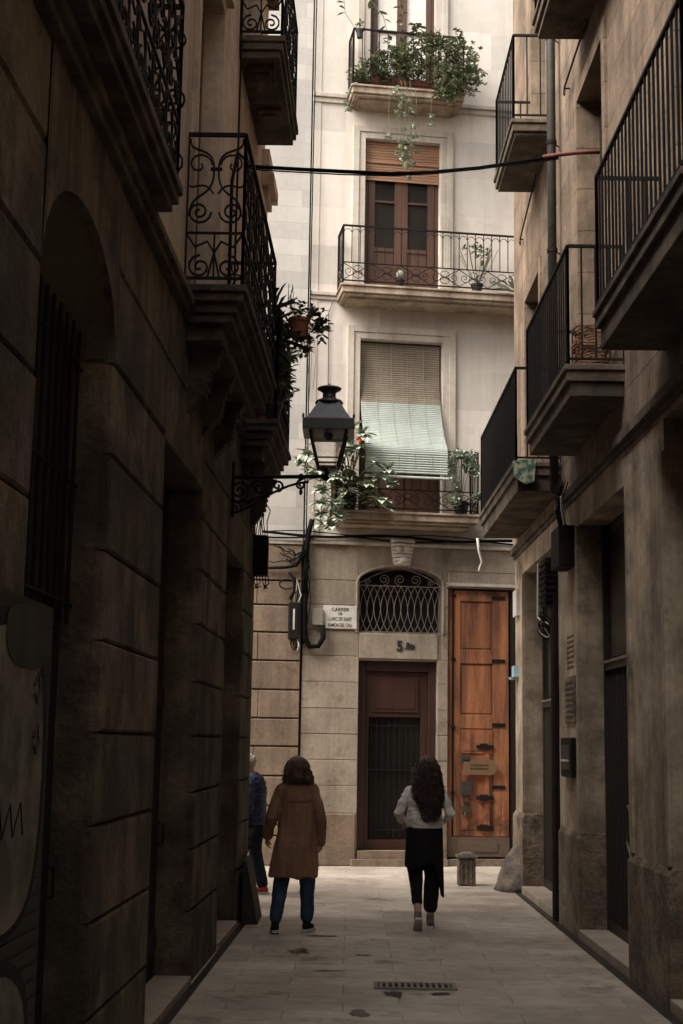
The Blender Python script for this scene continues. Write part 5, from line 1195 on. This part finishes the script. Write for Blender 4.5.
def woman_coat():
    X0, Y0 = -.49, 13.70; xf = xfRot(X0, Y0, R(2))
    t = thing('person', (X0, Y0, 0), 'woman with short brown bob, brown knee length coat and blue jeans walking away', 'person')
    b = MB(xf)
    head(b, (0.0, .02, 1.495), .97, R(15)); chain(b, [(0, .0, 1.30), (0, .01, 1.43)], [.052, .048])
    chain(b, [(0, 0, .86), (0, 0, 1.05), (0, 0, 1.25)], [.10, .095, .085], 16); chain(b, [(-.13, 0, 1.29), (.13, 0, 1.29)], [.04, .04])
    for s, pts in ((-1, [(-.16, 0, 1.29), (-.225, -.03, 1.06), (-.265, .06, .86)]), (1, [(.16, 0, 1.29), (.222, -.03, 1.05), (.230, .02, .82)])): chain(b, pts, [.045, .036, .026])
    hand(b, (-.268, .07, .865), (-.06, .16, -1), 1, (.9, .3, 0), 1.15, .84); hand(b, (.232, .03, .825), (.02, .12, -1), -1, (-.9, .3, 0), 1.15, .84)
    chain(b, [(-.085, 0, .84), (-.13, .01, .47), (-.175, -.06, .09)], [.08, .055, .036]); chain(b, [(.085, 0, .84), (.115, .03, .47), (.115, .08, .09)], [.08, .055, .036])
    chain(b, [(-.175, -.06, .05), (-.18, .07, .03)], [.03, .025]); chain(b, [(.115, .08, .05), (.125, .2, .03)], [.03, .025])
    bo = skinned(b, 'body', 'skin', t, .0075, 2); eyes(xf, bo, (0, .02, 1.495), .97, R(15))
    b = MB(xf)    # jeans
    chain(b, [(-.08, 0, .86), (-.13, .01, .47), (-.172, -.055, .14)], [.098, .075, .060], 14); chain(b, [(.08, 0, .86), (.115, .03, .47), (.115, .075, .14)], [.098, .075, .060], 14)
    skinned(b, 'jeans', 'jeans', t, .009, 2, .008, 16, .6)
    shoe(xf, t, (-.178, -.055, .09), R(8), R(6), 'blackcloth', 'sole', .95); shoe(xf, t, (.115, .08, .088), R(-20), 0, 'blackcloth', 'sole', .95)
    b = MB(xf)    # coat: body and sleeves
    b.loft([(-.02, 0, .505, .220, .160), (-.02, 0, .515, .228, .168), (-.018, 0, .62, .222, .160), (-.010, 0, .80, .200, .145), (-.0, 0, .95, .175, .130), (0, 0, 1.08, .160, .122), (0, 0, 1.20, .168, .122), (0, 0, 1.29, .178, .112), (0, 0, 1.345, .165, .098), (0, 0, 1.385, .105, .078), (0, 0, 1.415, .070, .068)], 28)
    chain(b, [(-.150, 0, 1.305), (-.195, -.02, 1.18), (-.228, -.035, 1.05), (-.262, .06, .88)], [.062, .058, .054, .048], 14)
    chain(b, [(.150, 0, 1.305), (.198, -.02, 1.18), (.225, -.035, 1.04), (.232, .02, .83)], [.062, .058, .054, .048], 14)
    co = skinned(b, 'coat', 'coat', t, .009, 2, .024, 8, .30)
    b = MB(xf); b.tube([(-.06+.0*k_, -.185+.002*k_, .52) if k_ == 0 else (-.0, -.17+.02*k_*.3, .52+.3*k_) for k_ in range(2)], .004, 4)
    b = MB(xf)    # yoke seam and pocket flaps
    b.tube([(.17*math.sin(a), -.128*math.cos(a)-.006, 1.21-.01*math.cos(a*2)) for a in [-1.1+.22*k_ for k_ in range(11)]], .004, 4)
    b.build('seam', 'hair_brown', co)
    b = MB(xf); b.ell((0, -.005, 1.510), (.088, .103, .095), 18, 12); b.ell((0, -.045, 1.44), (.088, .070, .075), 18, 12)
    hb = skinned(b, 'hair', 'hair_brown', t, .008, 3, .008, 20)
    strands(xf, hb, (0, .0, 1.495), 360, [(.07, .088, .100, 0, -.01), (.02, .108, .112, 0, -.012), (-.05, .122, .112, 0, -.015), (-.08, .130, .115, .006, -.02), (-.115, .128, .112, .010, -.02), (-.132, .112, .100, .012, -.02)], .0052, 'hair_brown', .013, 1.9, .25, lenvar=.34, flick=.045)
woman_coat()
def woman_curly():
    X0, Y0 = .735, 14.15; xf = xfRot(X0, Y0, R(0))
    t = thing('person', (X0, Y0, 0), 'woman with long dark curly hair, grey sweater and loose black trousers walking away', 'person')
    b = MB(xf)
    head(b, (.02, .03, 1.515), .97, R(-8)); chain(b, [(.01, .0, 1.32), (.015, .01, 1.45)], [.050, .046])
    chain(b, [(0, 0, .92), (0, 0, 1.08), (0, 0, 1.25)], [.10, .09, .08], 16); chain(b, [(-.125, 0, 1.285), (.125, 0, 1.285)], [.04, .04])
    chain(b, [(-.15, 0, 1.275), (-.245, -.05, 1.09), (-.20, .12, .98)], [.045, .036, .026]); chain(b, [(.15, 0, 1.275), (.245, -.05, 1.09), (.21, .13, 1.02)], [.045, .036, .026])
    hand(b, (-.195, .13, .975), (.55, .55, -.35), 1, (0, -.2, -1), .7, .92); hand(b, (.205, .14, 1.015), (-.5, .7, -.1), -1, (0, -.2, -1), .7, .92)
    chain(b, [(-.085, 0, .88), (-.075, .03, .50), (-.065, -.16, .15)], [.085, .055, .034]); chain(b, [(.08, 0, .88), (.075, .06, .48), (.062, .04, .09)], [.085, .058, .034])
    chain(b, [(-.065, -.16, .13), (-.06, -.05, .05)], [.03, .024]); chain(b, [(.062, .04, .06), (.066, .16, .03)], [.03, .025])
    bo = skinned(b, 'body', 'skin', t, .0075, 2); eyes(xf, bo, (.02, .03, 1.515), .97, R(-8))
    b = MB(xf)   # trousers
    chain(b, [(-.075, 0, .90), (-.088, .03, .55), (-.072, -.10, .26)], [.108, .074, .052], 14); chain(b, [(.075, 0, .90), (.078, .05, .52), (.066, .045, .20)], [.108, .078, .068], 14)
    b.ell((0, 0, .93), (.168, .125, .10), 16, 8)
    skinned(b, 'trousers', 'blackcloth', t, .009, 2, .010, 12, .5)
    b = MB(xf)   # jacket tied round the waist, hanging lower at right
    rows = []
    for k_ in range(15):
        u = k_/14; a = -PI*.98+u*PI*1.16; rx, ry = .178, .138
        zl = .60-.04*math.sin(u*9)+(-.25 if a > -.95 else 0)+(-.03*u)
        col = []
        for j in range(9):
            v = j/8; fl = 1+.10*v+.03*math.sin(u*30)*v; col.append((rx*fl*math.cos(a), ry*fl*math.sin(a), .95*(1-v)+zl*v))
        rows.append(col)
    vs = [p for c in rows for p in c]; fs = [(i*9+j, (i+1)*9+j, (i+1)*9+j+1, i*9+j+1) for i in range(14) for j in range(8)]; b.add(vs, fs)
    o = b.build('tied_jacket', 'blackcloth', t, smooth=True); so = o.modifiers.new('s', 'SOLIDIFY'); so.thickness = .012; ss_ = o.modifiers.new('u', 'SUBSURF'); ss_.levels = ss_.render_levels = 1
    shoe(xf, t, (-.066, -.165, .135), R(2), R(42), 'shoe_grey', 'sole', .93); shoe(xf, t, (.062, .04, .086), R(-6), 0, 'shoe_grey', 'sole', .93)
    b = MB(xf)   # sweater
    b.loft([(0, 0, .935, .150, .110), (0, 0, .95, .178, .132), (0, 0, 1.0, .180, .132), (0, 0, 1.10, .168, .122), (0, 0, 1.20, .168, .122), (0, 0, 1.285, .172, .106), (0, 0, 1.335, .155, .092), (.005, 0, 1.375, .095, .072), (.01, 0, 1.395, .060, .058)], 28)
    chain(b, [(-.145, 0, 1.295), (-.205, -.03, 1.19), (-.250, -.055, 1.09), (-.225, .05, 1.01)], [.054, .049, .048, .042], 14)
    chain(b, [(.145, 0, 1.295), (.205, -.03, 1.19), (.250, -.055, 1.09), (.232, .05, 1.05)], [.054, .049, .048, .042], 14)
    skinned(b, 'sweater', 'knit', t, .009, 2, .013, 9, 1.8)
    b = MB(xf); b.ell((.02, .01, 1.53), (.088, .103, .104), 18, 12); b.loft([(.035, -.12, 1.10, .03, .02), (.03, -.12, 1.18, .055, .03), (.025, -.11, 1.28, .085, .04), (.02, -.07, 1.40, .10, .07), (.02, -.02, 1.5, .095, .09)], 18)
    hb = skinned(b, 'hair', 'hair_black', t, .009, 3, .02, 16)
    strands(xf, hb, (.02, .0, 1.52), 300, [(.07, .09, .10, 0, -.01), (.0, .115, .112, 0, -.02), (-.10, .125, .10, 0, -.04), (-.20, .135, .08, .008, -.07), (-.30, .120, .060, .018, -.095), (-.38, .095, .05, .028, -.10), (-.46, .075, .045, .03, -.105), (-.52, .05, .04, .035, -.11)], .0048, 'hair_black', .024, 6.5, .10, lenvar=.45, flick=.03)
woman_curly()
def man():
    X0, Y0 = -1.115, 17.0; xf = xfRot(X0, Y0, R(72))
    t = thing('person', (X0, Y0, 0), 'grey haired man in a navy jacket, half hidden by the left corner', 'person')
    b = MB(xf)
    head(b, (0, .10, 1.48), 1.0, 0); chain(b, [(0, .02, 1.30), (0, .06, 1.42)], [.058, .054])
    chain(b, [(0, 0, .86), (0, 0, 1.05), (0, 0, 1.25)], [.10, .10, .09], 16); chain(b, [(-.14, 0, 1.25), (.14, 0, 1.25)], [.04, .04])
    chain(b, [(-.175, 0, 1.25), (-.235, -.04, 1.02), (-.235, .03, .86)], [.05, .04, .03]); chain(b, [(.175, 0, 1.27), (.225, .02, 1.04), (.215, .20, .93)], [.05, .04, .03])
    hand(b, (-.235, .035, .85), (0, .2, -1), 1, (.9, .2, 0), .8); hand(b, (.215, .21, .925), (-.15, .5, -.8), -1, (-.9, 0, -.2), 1.3)
    chain(b, [(-.085, 0, .86), (-.10, .10, .48), (-.10, .18, .09)], [.085, .06, .04]); chain(b, [(.085, 0, .86), (.10, .0, .48), (.11, -.10, .09)], [.085, .06, .04])
    chain(b, [(-.10, .18, .05), (-.10, .30, .03)], [.032, .026]); chain(b, [(.11, -.10, .05), (.11, .02, .03)], [.032, .026])
    bo = skinned(b, 'body', 'skin', t, .0075, 2); eyes(xf, bo, (0, .10, 1.48))
    b = MB(xf); chain(b, [(-.08, 0, .88), (-.10, .10, .48), (-.10, .17, .12)], [.105, .08, .066], 14); chain(b, [(.08, 0, .88), (.10, 0, .48), (.11, -.095, .12)], [.105, .08, .066], 14)
    skinned(b, 'trousers', 'denim_dark', t, .009, 2, .008, 14, .6)
    shoe(xf, t, (-.10, .18, .088), 0, 0, 'shoe_red', 'sole'); shoe(xf, t, (.11, -.10, .088), 0, 0, 'shoe_red', 'sole')
    b = MB(xf)
    rings = []
    for k_ in range(30):
        z = .80+k_*.0185; u = k_/29; rr = .198-.01*math.sin(u*3)+(.0 if u < .75 else -.06*((u-.75)/.25)**1.5)+.007*abs(math.sin(k_*PI/3))
        rings.append((0, 0, z, rr, rr*.76))
    rings += [(0, .02, 1.36, .095, .09), (0, .03, 1.39, .075, .075)]
    b.loft(rings, 26)
    for pts in ([(-.16, 0, 1.27), (-.215, -.02, 1.14), (-.24, -.035, 1.02), (-.238, .02, .90)], [(.16, 0, 1.27), (.21, .01, 1.14), (.232, .02, 1.03), (.22, .18, .95)]):
        chain(b, pts, [.075, .072, .068, .056], 14)
        for q0, q1 in zip(pts[:-1], pts[1:]):
            for v in (.2, .6): b.ell(tuple(Vector(q0).lerp(Vector(q1), v)), (.078, .078, .03), 14, 6)
    skinned(b, 'jacket', 'navy', t, .009, 1, .010, 16, 1.6)
    b = MB(xf); b.ell((0, .08, 1.515), (.086, .104, .098), 16, 12); skinned(b, 'hair', 'hair_grey', t, .008, 2, .008, 40)
    bg_ = thing('shoulder_bag', tuple(Vector(xf(-.26, -.02, .5))), 'dark cloth bag hanging from the hand of the man by the left corner', 'bag')
    b = MB(xf); b.loft([(-.27, -.03, .53, .04, .10), (-.27, -.03, .55, .06, .14), (-.27, -.03, .66, .055, .14), (-.27, -.02, .76, .03, .12), (-.27, -.02, .77, .025, .11)], 18); skinned(b, 'bag_body', 'blackcloth', bg_, .009, 2, .012, 12)
    b = MB(xf); b.tube([(-.27, -.10, .76), (-.262, -.05, .80), (-.25, .04, .785), (-.262, .06, .78), (-.27, .08, .75)], .008, 6); b.build('handle', 'blackcloth', bg_, smooth=True)
man()

# crisp stone edges where cheap
for o in bpy.data.objects:
    if o.type == 'MESH' and o.name.split('.')[0] in ('string_course', 'moulding', 'threshold', 'plinth'):
        if not o.modifiers:
            bv = o.modifiers.new('b', 'BEVEL'); bv.width = .008; bv.segments = 2; bv.limit_method = 'ANGLE'
